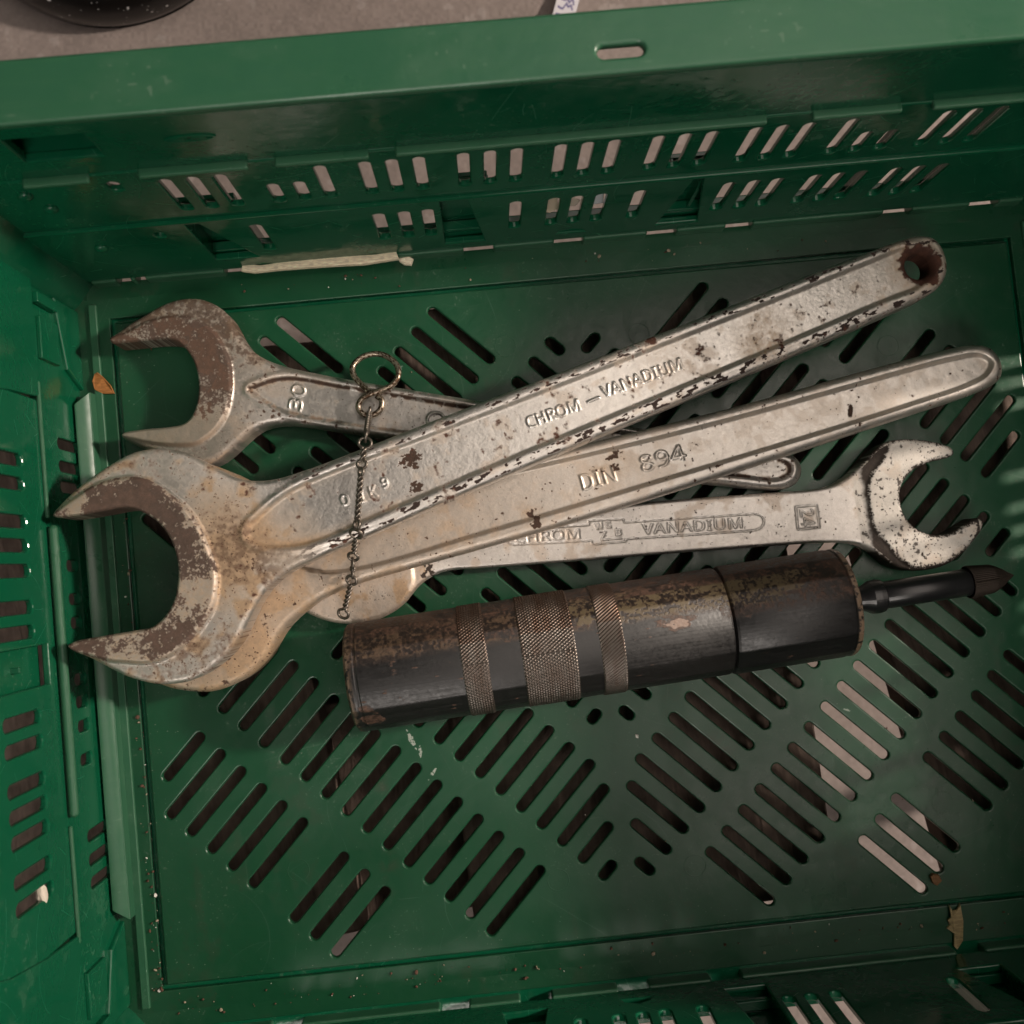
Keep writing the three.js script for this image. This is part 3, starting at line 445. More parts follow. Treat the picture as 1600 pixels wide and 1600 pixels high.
// large spanner on top, with the hanging hole
spanner({
  name: 'open_end_spanner', label: 'large rusty single open end spanner on top of the pile, hole in its handle', seed: 11, pos: [-148.5, 34, -26.9], ry: 0.3093, tilt: -0.0404,
  outline: [[-36.2, -39], [-33, -41.1], [-25.1, -44.3], [-17.7, -46.3], [-10.4, -47.8], [-4, -48.4], [1.5, -47.7], [8, -45.4], [14.9, -40.5], [19, -35.6], [22.6, -31], [26.2, -26.9], [30.3, -23.5], [36, -20.9], [42.2, -19.4], [49, -18.8], [57, -18.3], [100, -17.3], [150, -15.8], [200, -14.6], [250, -13.6], [285, -12.6], [293, -12.2], [300, -11.4], [304.3, -9.6], [306.9, -6.5], [307.6, -1.8], [306.5, 3.6], [303.7, 7.8], [299.2, 10.5], [293.3, 11.7], [285, 12.1], [250, 12.4], [200, 12.3], [150, 12.1], [100, 12.1], [70, 12.4], [48, 12.6], [40, 12.9], [32, 13.2], [23.2, 15.6], [16.8, 19.5], [11.5, 24.1], [7, 28.2], [1, 31.9], [-6.9, 34.6], [-13.9, 35.5], [-20.1, 34.3], [-25.8, 32], [-31, 28.4], [-35.8, 23.9], [-40.2, 18.6], [-44.6, 12.9], [-48.4, 8.3], [-48.7, 7], [-46, 6.6], [-35.1, 9], [-26, 11.2], [-20.7, 12.5], [-17.2, 12.1], [-12.9, 10.1], [-8.8, 6.6], [-5.8, 2.2], [-3.5, -2.6], [-2.3, -7.4], [-1.9, -12.4], [-2.4, -17], [-4.1, -21.9], [-6.8, -26], [-9.9, -29.1], [-13.8, -31], [-19.9, -32.4], [-27.8, -34.2], [-34.6, -36.2], [-36.5, -37.6]],
  recess: [[24.3, -3.5], [26.3, -6.8], [30.3, -8.6], [37, -11], [45, -12.8], [56, -13.3], [100, -12], [150, -10.6], [200, -9.6], [250, -8.7], [275, -8.4], [290, -8], [297, -5.5], [299.5, -0.5], [298, 4.5], [290, 7.4], [275, 7.3], [200, 7.4], [150, 7.2], [100, 7.2], [65, 7.4], [50, 7.6], [41, 6.8], [34.7, 5], [28.6, 2]],
  jaws: [{ pts: [[-34.9, -36.4], [-32.6, -37.3], [-23.4, -39.6], [-16.4, -40.7], [-10.2, -40], [-4.9, -38.5], [-0.7, -36], [2.9, -31.8], [6, -26.5], [8.8, -20.5], [10.3, -14.5], [10.8, -7.5], [10.6, -1.5], [9.9, 4.2], [7.8, 9.3], [4.4, 14.5], [-0.5, 18.5], [-6.4, 21.9], [-12.4, 23.9], [-18.5, 24.5], [-24.5, 23.3], [-29.9, 20.6], [-35.5, 17.5], [-42, 12.5], [-50, 7], [-60, 0], [-60, -20], [-45, -35]] }],
  hole: [293.8, 0, 4.9], half: u => lerp(7.6, 5.4, sstep(8, 44, u)), edge: 2.1, depth: 1.1, ridge: 0.28, uEnd: true, bev: 1.4, jawRise: 2.0, letterRise: 0.36, region: u => u < 24 ? 'head' : 'shank',
  letters: g => { text(g, 'CHROM', 142.7, -1.9, 4.4, 0.045, 21.5); g.fillRect(156, -1.4, 5, 0.9); text(g, 'VANADIUM', 178.6, -1.4, 4.6, 0.045, 32.5); text(g, 'O', 60.5, -2.4, 3.8, 0.1, 3.2); text(g, 'I', 66.8, -1.4, 4.6, 0.1); text(g, 'K', 70.8, -1.2, 4.4, 0.1, 3.2); text(g, '9', 76.2, -2.6, 3.6, 0.1, 2.8); },
  look: (u, v, f, n) => {
    let rust = 0, stain = 0, tone = 1, rough = 0.36, chip = 0;
    const jaw = f.dj > -0.4;
    if (jaw) { // worn brown face with patches of bare metal, more of them on the lower prong
      const low = sstep(2, 14, v), b = 0.36 + 0.1 * low - 0.1 * blob(u, v, -28, -37, 9) * 0 + 0.24 * blob(u, v, -26, -38.5, 6) + 0.16 * blob(u, v, 2, 6, 8);
      const bb = b + 0.12 * blob(u, v, -1, 8, 9) + 0.08 * sstep(2.6, 0.2, f.dj) + 0.06 * sstep(0.5, 0.62, fbm(u * 0.07, v * 0.07, 811, 3)) + 0.06 * sstep(-3, 0, -f.dj) * 0; rust = 0.96 * sstep(bb - 0.075, bb + 0.035, 0.36 * n.n2 + 0.30 * n.n1 + 0.22 * n.n4 + 0.12 * n.n3); rough = 0.5; tone = 0.95; stain = 0.4 + 0.4 * n.n4;
      return { rust, stain, tone, rough, rustColor: n.n1 > 0.5 ? [0.078, 0.045, 0.033] : [0.062, 0.037, 0.028] };
    }
    const head = 1 - sstep(22, 40, u), ring = sstep(-9, -0.5, f.dj) * (1 - sstep(-1.2, -0.2, f.dj));
    stain = head * (0.15 + 0.5 * sstep(0.42, 0.62, n.n1)) + 0.75 * blob(u, v, 17, -8, 20) + 0.7 * blob(u, v, 10, 6, 16) + 0.55 * blob(u, v, 36, 3, 16);
    if (f.dr > 0 && u < 120) stain += 0.5 * sstep(4.5, 0.5, f.dr) * sstep(120, 40, u) * (v > 0 ? 1 : 0.4);
    stain += 0.3 * sstep(0.56, 0.7, n.n1) + 0.35 * sstep(-1.2, 0.2, f.dr) * sstep(1.6, 0.2, f.dr) * n.n2;
    const neck = blob(u, v, 17, -3, 17), low = blob(u, v, -12, 30, 24), top = blob(u, v, 2, -38, 16), rec = blob(u, v, 33, 11.5, 13), fine = 0.55 * n.n4 + 0.45 * n.n3;
    rust += 0.75 * sstep(0.52, 0.8, 0.5 * n.n2 + 0.25 * n.n1 + 0.25 * n.n4 - 0.10 * (1 - head) + 0.24 * neck + 0.15 * low + 0.13 * top + 0.28 * rec * sstep(-2.5, 0.5, -f.dr)) * (0.35 + 0.65 * head);
    rust += thr(fine, 0.91 - 0.16 * head - 0.05 * neck - 0.05 * low - 0.05 * rec, 0.02) * (0.4 + 0.6 * head);
    if (ring > 0.5 && v > -34) rough = 0.3;
    // flaked spots along both rims of the handle and a dark spot on the flat
    if (u > 22) { const rimz = sstep(0.3, 1.2, -f.dr) * sstep(0.2, 1.2, f.d), low = v > 0 ? 1 : 0.5; const cz = sstep(30, 50, u) * rimz * thr(fbm(u * 0.42, v * 0.9, 71, 3), 0.69 - 0.075 * low - 0.02 * sstep(80, 30, u), 0.010); chip = cz; rust += cz; rough = lerp(rough, 0.38, rimz); }
    rust += thr(0.5 * n.n2 + 0.5 * n.n4 + 0.42 * blob(u, v, 88, -6.5, 6) + 0.36 * blob(u, v, 86, 3, 4), 0.80, 0.02) + 0.4 * thr(fine, 0.95, 0.03); stain += 0.45 * blob(u, v, 228, 3, 16) * n.n4 + 0.3 * blob(u, v, 190, -4, 14) * n.n4;
    rust += thr(n.n4, 0.90, 0.02) * 0.8;
    // the rusty end around the hole
    const e = Math.hypot(u - 293.8, v) - 4.9; const er = thr(n.n2 * 0.6 + n.n1 * 0.4 + 0.5 * sstep(4.2, 0, e) + 0.10 * sstep(284, 300, u), 0.68, 0.08); rust = Math.max(rust, er); stain += 0.8 * sstep(12, 2, e) * n.n2 + 0.6 * blob(u, v, 222, 4.5, 7) * n.n2 + 0.3 * sstep(250, 290, u) * n.n1;
    return { rust: clamp(rust), stain: clamp(stain), tone, rough: rough + 0.1 * head, rustColor: er > 0.5 ? [0.062, 0.023, 0.013] : chip > 0.3 ? [0.030, 0.016, 0.012] : head > 0.5 ? [0.085, 0.046, 0.028] : undefined };
  },
  partLabels: { jaw_face: 'dark brown rusted jaw face with bare patches', shank: 'long handle with recessed panel and flaked rims' },
});

// smaller spanner marked 30 at the far left
spanner({
  name: 'open_end_spanner', label: 'medium single open end spanner marked 30, its jaw in the far left corner', seed: 23, pos: [-143.6, 6.5, -100.4], ry: -0.2442,
  outline: [[-41.3, -11.5], [-40.5, -13.1], [-36.5, -17.7], [-30.4, -23], [-24.3, -27.9], [-19.2, -30.8], [-13.8, -32.4], [-8.3, -32.6], [-2.4, -30.9], [2.3, -27.9], [5.8, -23.8], [9.3, -19.2], [14.2, -15.2], [20.1, -12.8], [27.3, -11.4], [34.3, -10.8], [52.7, -10], [89.2, -9.5], [143.5, -8.5], [184.6, -7.7], [225, -6.8], [231.5, -6], [234.2, -3.6], [235.3, -0.3], [234.6, 3.2], [232.2, 6], [227.5, 8], [208.7, 9.4], [187.1, 10.1], [146.3, 10.6], [109.6, 10.7], [70.3, 10.9], [44, 10.8], [37.8, 10.8], [30.9, 11.2], [24.5, 13], [19.8, 15.9], [15.8, 20.5], [11.7, 25.6], [7.6, 29.7], [2.8, 32.2], [-4.8, 32], [-12.6, 30.6], [-20.3, 29.3], [-26.9, 27.7], [-30.2, 25.6], [-30.1, 24.5], [-22.8, 21.9], [-12.9, 19.4], [-8, 17.6], [-5.3, 14.9], [-3.8, 10.3], [-3.6, 4.6], [-4.6, -0.8], [-6.7, -6.2], [-9.4, -10], [-12.7, -12.9], [-16.5, -14.4], [-21.9, -14], [-28.6, -12.4], [-35.2, -10.7], [-40, -9.9]],
  recess: [[16.8, 0.6], [19.6, -1.7], [23.9, -4.2], [29.1, -6], [36, -6.7], [46, -6.3], [70, -5.9], [97, -5.5], [144, -5], [194, -3.9], [224, -3.2], [228.6, -1.8], [229.2, 1.5], [225.1, 4.6], [208, 5.7], [170, 6.8], [120, 7.6], [78, 8], [60, 8.1], [45, 7.9], [38, 7.6], [31, 6.9], [24.6, 5], [20.2, 2.8]],
  jaws: [{ pts: [[-44, -6], [-39.8, -10], [-37.8, -11.6], [-33.5, -13.9], [-27.4, -18.4], [-21.1, -21.6], [-14.5, -23.3], [-9, -23.4], [-3.2, -21.4], [1.4, -18], [4.9, -13.6], [7.8, -8.5], [9.6, -1.8], [10.3, 5], [9.7, 11.3], [7.8, 16.4], [4.4, 21.1], [0.2, 24.5], [-5, 25.9], [-13, 26.8], [-22.5, 26.6], [-32, 25.4], [-44, 20], [-48, 8]] }],
  half: u => lerp(6, 4, sstep(8, 40, u)), edge: 2.8, depth: 1.1, ridge: 0.5, bev: 1.1, jawRise: 1.6, letterRise: 0.5, region: u => u < 17 ? 'head' : 'shank',
  letters: g => { text(g, '30', 34.7, 0.6, 5.2, -1.57 + 0.05, 11); g.lineWidth = 0.8; g.beginPath(); g.ellipse(89.5, 1.4, 3.4, 3, 0, 0, 7); g.stroke(); },
  look: (u, v, f, n) => {
    let rust = 0, stain = 0, tone = 0.9, rough = 0.42;
    if (f.dj > -0.4) { const b = 0.435 + 0.32 * sstep(4, 22, v) + 0.05 * sstep(-14, -34, u) * 1; rust = 0.93 * sstep(b - 0.11, b + 0.04, 0.36 * n.n2 + 0.30 * n.n1 + 0.22 * n.n4 + 0.12 * n.n3); return { rust, stain: 0.25 + 0.4 * n.n1, tone: 0.9, rough: 0.5, rustColor: n.n1 > 0.5 ? [0.085, 0.040, 0.024] : [0.06, 0.032, 0.022] }; }
    const head = 1 - sstep(14, 34, u);
    stain = head * (0.2 + 0.7 * sstep(-2, -20, v) * n.n2) + 0.25 * sstep(0.5, 0.65, n.n1) + 0.6 * sstep(-1, 0.2, f.dr) * sstep(2, 0.3, f.dr) * sstep(0.4, 0.6, n.n2);
    rust = 0.85 * sstep(0.5, 0.78, 0.6 * n.n2 + 0.4 * n.n4 + 0.26 * head * sstep(0, -22, v)) * (0.3 + 0.7 * head) + thr(n.n4, 0.84 - 0.05 * sstep(60, 90, u), 0.02);
    rust += sstep(-0.8, -0.1, f.dr) * sstep(1.3, 0.5, f.dr) * thr(n.n1 * 0.5 + n.n2 * 0.5, 0.44, 0.06) * (v < 0 || u > 150 ? 1 : 0.5);
    rust += sstep(-0.4, -1.2, f.dr) * sstep(0.4, 1.4, f.d) * thr(n.n2, 0.72, 0.03) * (u > 17 ? 1 : 0);
    return { rust: clamp(rust), stain: clamp(stain), tone, rough };
  },
  partLabels: { jaw_face: 'brown stained jaw face' },
});

// spanner marked DIN 894 lying under the large one
spanner({
  name: 'open_end_spanner', label: 'large spanner marked DIN 894 with a rounded handle end, second in the pile', seed: 37, pos: [-157.7, 16.9, -25.2], ry: 0.1596,
  outline: [[317, -10.7], [322.5, -8.5], [325.1, -4.8], [325.9, -0.3], [324.3, 4.4], [320, 6.7], [310, 8.3], [288, 9.7], [266, 11.1], [243, 12.5], [214, 14.1], [175, 16], [143, 17.1], [111, 17.7], [85, 18], [64, 18.5], [55.7, 19.4], [48, 21], [40.5, 23.9], [34.3, 27.2], [30, 30.6], [23.6, 37.1], [15.6, 41.6], [7, 43.6], [0, 43.6], [-6, 41.9], [-12.1, 39.4], [-19.5, 34.7], [-26.8, 29.4], [-32.9, 24], [-36.6, 19.3], [-34.9, 17.5], [-25.3, 18.1], [-15.8, 19], [-10.2, 17.8], [-6.7, 14.4], [-2.1, 9.4], [1.7, 3], [3.9, -4], [4.8, -12.5], [3.6, -19.8], [0.5, -25.4], [-5, -30.1], [-13, -33], [-22.6, -34.2], [-25.7, -35.8], [-24.1, -38.1], [-19.4, -42.1], [-13.7, -45.4], [-5.8, -47.4], [2.8, -46.9], [12.1, -44.3], [18.7, -41], [24, -37.3], [28.5, -34], [33, -30], [38, -25], [45, -20.5], [55, -17.2], [75, -14.8], [110, -13], [150, -11.7], [190, -10.9], [214, -10.6], [240, -10.8], [265, -11.4], [290, -11.6], [308, -11.4]],
  recess: [[38, -2], [42, 5], [51, 10.5], [65.5, 13.2], [112, 12.2], [141, 11.4], [176, 10.2], [214, 9], [257, 7.4], [286, 5.9], [309, 4.2], [316.5, 2], [319.5, -1.8], [316, -5.6], [305, -7], [283, -7], [261, -6.6], [218, -6], [180, -6.2], [145, -7], [110, -8.2], [75, -9.5], [52, -10.5], [42, -8]],
  jaws: [{ pts: [[-45, -30], [-20, -40], [0, -40], [12, -30], [17, -8], [12, 14], [0, 28], [-18, 32], [-45, 18]] }],
  half: u => lerp(7.2, 4.9, sstep(10, 56, u)), edge: 3.2, depth: 1.9, jawRise: 1.0, letterRise: 0.42, region: u => u < 38 ? 'head' : 'shank',
  letters: g => { text(g, 'DIN', 161.6, 3.0, 6.2, -0.03, 15); text(g, '894', 187.2, 1.9, 6.2, -0.03, 18.5); },
  look: (u, v, f, n) => {
    let rust = 0, stain = 0; const left = 1 - sstep(60, 210, u), head = 1 - sstep(25, 60, u);
    stain = 0.12 + 0.42 * left * (0.5 + n.n1) + 0.3 * head + 0.4 * blob(u, v, 168, 0, 12) * n.n2 + 0.5 * blob(u, v, 134, 11, 6) * n.n2 + 0.18 * sstep(0.5, 0.66, n.n1);
    rust = thr(n.n2, 0.86 - 0.12 * head, 0.03) * 0.7 + thr(n.n4, 0.885 - 0.06 * head - 0.03 * left, 0.02) + thr(n.n2 + 0.4 * blob(u, v, 134, 12, 5) + 0.24 * blob(u, v, 170, -2, 5), 0.8, 0.03);
    { const du = u - 262, dv = v - 2.6, p1 = du * 0.34 + dv * -0.94, p2 = du * 0.94 + dv * 0.34; rust += sstep(1.15, 0.85, Math.hypot(p1 / 2.6, p2 / 0.95) + 0.3 * (n.n3 - 0.5)); }
    rust += sstep(-0.4, -1, f.dr) * thr(n.n2, 0.80, 0.02) * (u > 38 ? 1 : 0);
    return { rust: clamp(rust), stain: clamp(stain), tone: 0.98, rough: f.dr < 0 ? 0.34 : 0.36, bump: u > 295 ? 0.3 : 0.8, rustColor: [0.045, 0.022, 0.013] };
  },
});

// double ended spanner marked 24 at the right
spanner({
  name: 'double_ended_spanner', label: 'pale double ended spanner marked 24 with flaking plating, beside the grease gun', seed: 53, pos: [-90.8, 5.5, -18.4], ry: 0.044,
  outline: [[149.2, -12.2], [163.5, -11.2], [178, -10.2], [187.4, -10.6], [193, -12.6], [197.6, -15.2], [202.6, -18.9], [207.6, -22.8], [213.1, -24.8], [220.3, -24.5], [229.6, -22.3], [236.8, -18.8], [237.6, -16.4], [235.6, -15.2], [228.3, -14.5], [222.1, -12.9], [217.2, -10], [214.1, -5.5], [213.1, 0], [214, 5.2], [216.7, 9.8], [221.3, 13.3], [226.3, 14.8], [230.9, 14.4], [237.7, 11.8], [242.6, 10.2], [244.4, 12], [243.3, 15.1], [238.8, 19.6], [233.4, 23.9], [226.3, 26.9], [219, 27.6], [211.9, 26.8], [206.3, 24], [202.2, 19.9], [198.5, 16], [194.4, 13.8], [188.9, 12.4], [181.7, 11.5], [167.4, 10.2], [146, 8.7], [123.8, 7.2], [84.3, 4.8], [43.9, 2], [33.1, 1.2], [26.4, 2.4], [20.9, 5.1], [17.6, 7.9], [13.6, 11.6], [7.5, 14.9], [1, 16.5], [-7.2, 16.4], [-14.8, 14.6], [-21.6, 11.2], [-25.7, 8.1], [-30, 3], [-29.5, -0.5], [-24, -1.6], [-17.2, -2.5], [-11.8, -5.5], [-9.9, -10.2], [-13, -15.7], [-20.2, -18], [-25.4, -20.4], [-25.6, -23], [-21.6, -26.6], [-13.6, -29.7], [-3.4, -30.6], [7.6, -27.8], [15.6, -21.8], [22.4, -17], [29.7, -15.2], [47.5, -15.4], [75.5, -15.4], [108.6, -14.6], [130, -13.4]],
  jaws: [{ inset: 0.5, pts: [[206.5, -17.5], [201.2, -12], [199.2, -5.8], [199, 1.8], [199.6, 8.6], [203, 14.4], [207, 21], [213, 26], [226, 27], [240, 21], [252, 14], [252, 0], [250, -18], [232, -27], [214, -26]] }, { inset: 0.8, pts: [[19.4, -6], [19.4, -2.3], [19.2, 2.7], [17.3, 7.4], [13.9, 11.8], [6, 18], [-10, 20], [-30, 14], [-40, -4], [-34, -26], [-14, -34], [4, -28], [14, -18]] }],
  half: u => lerp(lerp(5, 3.5, sstep(14, 38, u)), 5, sstep(176, 204, u)), edge: 1.5, depth: 0, jawRise: 0.9, letterRise: -0.35, jawEdge: 0.6, region: u => u < 24 ? 'second_head' : u > 194 ? 'head' : 'shank',
  letters: g => {
    g.lineWidth = 0.5; g.lineJoin = 'round'; g.beginPath(); // the cartouche outline
    g.moveTo(59.5, -10.9); g.lineTo(89.5, -8.6); g.lineTo(89.6, -10.2); g.lineTo(103.2, -9); g.lineTo(103.2, -7.6); g.lineTo(154.2, -3.8); g.quadraticCurveTo(157.9, -3.1, 157.6, -0.3); g.quadraticCurveTo(157, 2.6, 152.9, 2.6); g.lineTo(102.8, -1.1); g.lineTo(102.6, -0.2); g.lineTo(89.8, -0.9); g.lineTo(89.6, -2.4); g.lineTo(60, -5.1); g.quadraticCurveTo(56, -5.8, 56.2, -8.3); g.quadraticCurveTo(56.6, -10.8, 59.5, -10.9); g.stroke();
    text(g, 'CHROM', 72.9, -6.7, 3.9, 0.075, 26.5); text(g, 'VANADIUM', 129.8, -2.5, 4.2, 0.078, 40);
    text(g, 'W', 93.2, -7.6, 2.6, -0.15, 3.4, 'sans-serif', 'bold'); text(g, 'G', 97, -7.5, 2.6, 0.05, 2.6, 'sans-serif', 'bold'); text(g, 'B', 100.3, -4.2, 2.8, 0.08, 3, 'sans-serif', 'bold');
    g.lineWidth = 0.6; g.beginPath(); g.moveTo(95.6, -5.4); g.lineTo(93.4, -2.1); g.lineTo(101.4, -1.7); g.stroke();
    g.lineWidth = 0.6; g.beginPath(); g.moveTo(170.9, -4.2); g.lineTo(179.2, -3.8); g.lineTo(178.8, 5.1); g.lineTo(170.4, 4.7); g.closePath(); g.stroke();
    text(g, '24', 174.8, 0.5, 5.2, Math.PI / 2 + 0.03, 7.2);
  },
  look: (u, v, f, n) => {
    let rust = 0, stain = 0.04, tone = 1.05, rough = 0.46;
    const right = u > 194, L = u < 24;
    if (right) { const wob = 2.2 * (n.n2 - 0.5) + 1.3 * (n.n3 - 0.5) + 1.2 * (n.n4 - 0.5), tip = 1.6 * sstep(236, 240, u) * sstep(6, 9, v), low = 0.9 * sstep(16, 24, v), lim = 0.55 + tip + low; rust = Math.max(sstep(0.25, -0.25, f.d - lim + wob), sstep(0.25, -0.25, f.dj - 0.4 + wob * 0.8) * (f.d > 1 ? 1 : 0)) * sstep(196.5, 199, u + 2 * (n.n2 - 0.5)); if (u > 240.5 && f.d > 0.4 + wob * 0.3) rust = 0; rust = Math.max(rust, thr(n.n4 + 0.1 * blob(u, v, 212, 18, 12), 0.80, 0.02), thr(n.n2, 0.73, 0.03) * 0.9); rough = 0.74; tone = 1.05; stain = 0.05 + 0.25 * sstep(0.55, 0.7, n.n1); return { rust, stain, tone, rough, metal: [0.70, 0.67, 0.625], rustColor: [0.042, 0.031, 0.024], bump: 1.6 }; }
    rust = thr(n.n4, 0.85, 0.02) + thr(n.n3 * 0.5 + n.n2 * 0.5, 0.80, 0.02) * 0.8 + thr(n.n2 + 0.4 * blob(u, v, 26, -1, 6), 0.83, 0.03);
    rust += 0.62 * sstep(0.12, 0.5, f.letter) * sstep(1.0, 0.62, f.letter) * (0.55 + 0.6 * n.n2); if (L) stain = 0.3 + 0.5 * n.n1;
    stain += 0.4 * sstep(0.55, 0.72, n.n1);
    return { rust: clamp(rust), stain, tone, rough, rustColor: [0.035, 0.024, 0.018], metal: [0.66, 0.625, 0.585] };
  },
  partLabels: { jaw_face: 'white flaking plating with a dark rusted border' },
});

// ---------------------------------------------------------------- grease gun
{
  const RAD = 19, t = thing('grease_gun', 'black and brown hand grease gun with knurled grip bands and a thin spout', 'grease gun', [-1, 19, 12.5]); t.rotation.y = 0.0535; t.scale.set(1, 1.06, 1.06); t.position.y = 0.0202;
  const n = 1024, C = new Uint8Array(n * n * 4), Rr = new Uint8Array(n * n * 4), B = new Uint8Array(n * n * 4);
  // texture: x = along 0..1 (-96..95 mm), y = around; angle 0 = up, negative = away from the viewer
  for (let j = 0; j < n; j++) for (let i = 0; i < n; i++) {
    const x = -96 + 191 * (i + 0.5) / n, a = ((j + 0.5) / n - 0.5) * 2 * Math.PI, k = (j * n + i) * 4, y = a * RAD;
    const n1 = fbm(x * 0.035, y * 0.22, 301, 5), n2 = fbm(x * 0.22, y * 0.5, 307, 4), n3 = fbm(x * 1.1, y * 1.1, 311, 3), sc = fbm(x * 0.05, y * 1.6, 317, 3);
    const back = sstep(x > 40 ? -0.02 : -0.22, x > 40 ? -0.30 : -0.40, a + 0.18 * (n1 - 0.5) + 0.1 * (n2 - 0.5)) * sstep(-2.9, -2.3, a);
    let rust = back * (0.35 + 0.65 * sstep(0.34, 0.6, 0.6 * n2 + 0.4 * n3)); rust = Math.max(rust, sstep(1.25, 1.7, a + 0.6 * (n1 - 0.5)) * 0.35 * n2);
    rust = Math.max(rust, thr(n2 + 0.45 * blob(x, y, -88, 12, 7) + 0.4 * blob(x * 0.55, y, 24 * 0.55, -3.5, 5) + 0.35 * blob(x, y * 0.4, -78, -1, 3), 0.82, 0.04));
    const olive = back * sstep(0.40, 0.58, 0.5 * n2 + 0.5 * n3) * sstep(0.46, 0.6, n1) * sstep(-0.25, -0.35, a) * sstep(-1.05, -0.8, a) * (x > -30 ? 1 : 0.3), pale = thr(n2 + 0.5 * blob(x * 0.4, y, 24 * 0.4, -3.2, 2.4) + 0.3 * blob(x, y * 0.5, -78, 1, 1.6), 0.93, 0.03);
    const black = [0.0095, 0.009, 0.009], brown = [0.066 * (0.15 + 1.7 * n3 * n3 + 0.5 * n2), 0.034 * (0.15 + 1.7 * n3 * n3 + 0.5 * n2), 0.022 * (0.12 + 1.7 * n3 * n3 + 0.5 * n2)], ol = [0.115, 0.085, 0.045];
    const end = sstep(88.6, 89.2, x) * thr(n3, 0.36, 0.12) * 0.9 + sstep(-92.5, -95, x) * 0.5 * thr(n3, 0.45, 0.1);
    for (let q = 0; q < 3; q++) { let c = lerp(black[q] * (0.75 + 0.5 * sc), brown[q], clamp(rust)); c = lerp(c, ol[q], olive); c = lerp(c, [0.34, 0.24, 0.19][q], pale * 0.7); c = lerp(c, [0.26, 0.18, 0.12][q], end); C[k + q] = 255 * toS(clamp(c)); }
    Rr[k] = 255; Rr[k + 1] = 255 * clamp(lerp(0.42 + 0.18 * (sc - 0.5), 0.62, clamp(rust)) + 0.2 * (n3 - 0.5)); Rr[k + 2] = 0;
    B[k] = B[k + 1] = B[k + 2] = 255 * clamp(0.6 + 0.5 * (n3 - 0.5) * (0.3 + rust) + 0.15 * rust + 0.3 * olive); C[k + 3] = Rr[k + 3] = B[k + 3] = 255;
  }
  const mat = new THREE.MeshPhysicalMaterial({ map: dataTex(n, n, C, true), roughnessMap: dataTex(n, n, Rr, false), bumpMap: dataTex(n, n, B, false), bumpScale: 0.00018, roughness: 1, metalness: 0, ior: 1.6 });
  const turnGeo = (prof, name, m = mat, seg = 96) => { // profile [x, r] turned about the x axis
    const nu = prof.length, p = [], uv = [], ix = [];
    for (let j = 0; j <= seg; j++) for (let i = 0; i < nu; i++) { const a = (j / seg - 0.5) * 2 * Math.PI, [x, r] = prof[i]; p.push(x * MM, r * Math.cos(a) * MM, r * Math.sin(a) * MM); uv.push((x + 96) / 191, j / seg); }
    for (let j = 0; j < seg; j++) for (let i = 0; i < nu - 1; i++) { const a = j * nu + i; ix.push(a, a + nu, a + 1, a + 1, a + nu, a + nu + 1); }
    let g = new THREE.BufferGeometry(); g.setAttribute('position', new THREE.Float32BufferAttribute(p, 3)); g.setAttribute('uv', new THREE.Float32BufferAttribute(uv, 2)); g.setIndex(ix); g = toCreasedNormals(g, 0.6); return mesh(name, g, m, t);
  };
  turnGeo([[-95.6, 0], [-95.9, 16.6], [-95.6, 17.8], [-94.8, 18.7], [-93.4, 19], [-92.4, 19], [-92, 18.75], [-91.4, 18.75], [-91, 19], [43.2, 19], [43.8, 18.7], [44.2, 18.1], [44.2, 0]], 'barrel');
  turnGeo([[44.3, 0], [44.5, 18.1], [45, 18.9], [45.8, 19.25], [86.5, 19.25], [87.5, 19.05], [88.2, 18.7], [88.8, 19.15], [90, 19.2], [90.8, 18.8], [91.1, 18], [90.4, 15.6], [89.4, 14.5], [89.2, 4]], 'front_cap');
  // knurled bands, real diamond and helical knurling
  const km = new THREE.MeshStandardMaterial({ color: 0xffffff, vertexColors: true, roughness: 0.36, metalness: 0.8 });
  const knurl = (x0, x1, diamond) => {
    const nu = Math.round((x1 - x0) / 0.24), ns = 560, p = [], ix = [], col = [];
    for (let j = 0; j <= ns; j++) for (let i = 0; i <= nu; i++) {
      const a = j / ns * Math.PI * 2, x = lerp(x0, x1, i / nu), y = a * RAD; const s1 = Math.abs(((x * 0.55 + y * 0.836) / 1.0 % 1 + 1) % 1 - 0.5) * 2, s2 = Math.abs(((x * 0.55 - y * 0.836) / 1.0 % 1 + 1) % 1 - 0.5) * 2;
      const wear = 0.55 + 0.6 * fbm(x * 0.2, y * 0.12, 401, 3), k = (diamond ? Math.min(s1, s2) * 1.5 : s1), e = sstep(0, 0.5, x - x0) * sstep(0, 0.5, x1 - x); const rr = clamp(0.25 + 0.9 * (fbm(x * 0.5, y * 0.12, 411, 4) - 0.5) + 0.5 * (a > 3.6 && a < 5.9 ? 1 : 0) + 0.35 * (vn(x * 3, y * 3, 9) - 0.5)); col.push(lerp(0.20, 0.115, rr), lerp(0.175, 0.07, rr), lerp(0.155, 0.05, rr)); const r = 19.03 + 0.5 * clamp(k) * wear * e - 0.05;
      p.push(x * MM, r * Math.cos(a) * MM, r * Math.sin(a) * MM);
    }
    for (let j = 0; j < ns; j++) for (let i = 0; i < nu; i++) { const a = j * (nu + 1) + i; ix.push(a, a + nu + 1, a + 1, a + 1, a + nu + 1, a + nu + 2); }
    const g = new THREE.BufferGeometry(); g.setAttribute('position', new THREE.Float32BufferAttribute(p, 3)); g.setAttribute('color', new THREE.Float32BufferAttribute(col, 3)); g.setIndex(ix); g.computeVertexNormals(); mesh('knurled_band', g, km, t);
  };
  knurl(-54, -44.5, true); knurl(-32.5, -13, true); knurl(-4.4, 4.4, false);
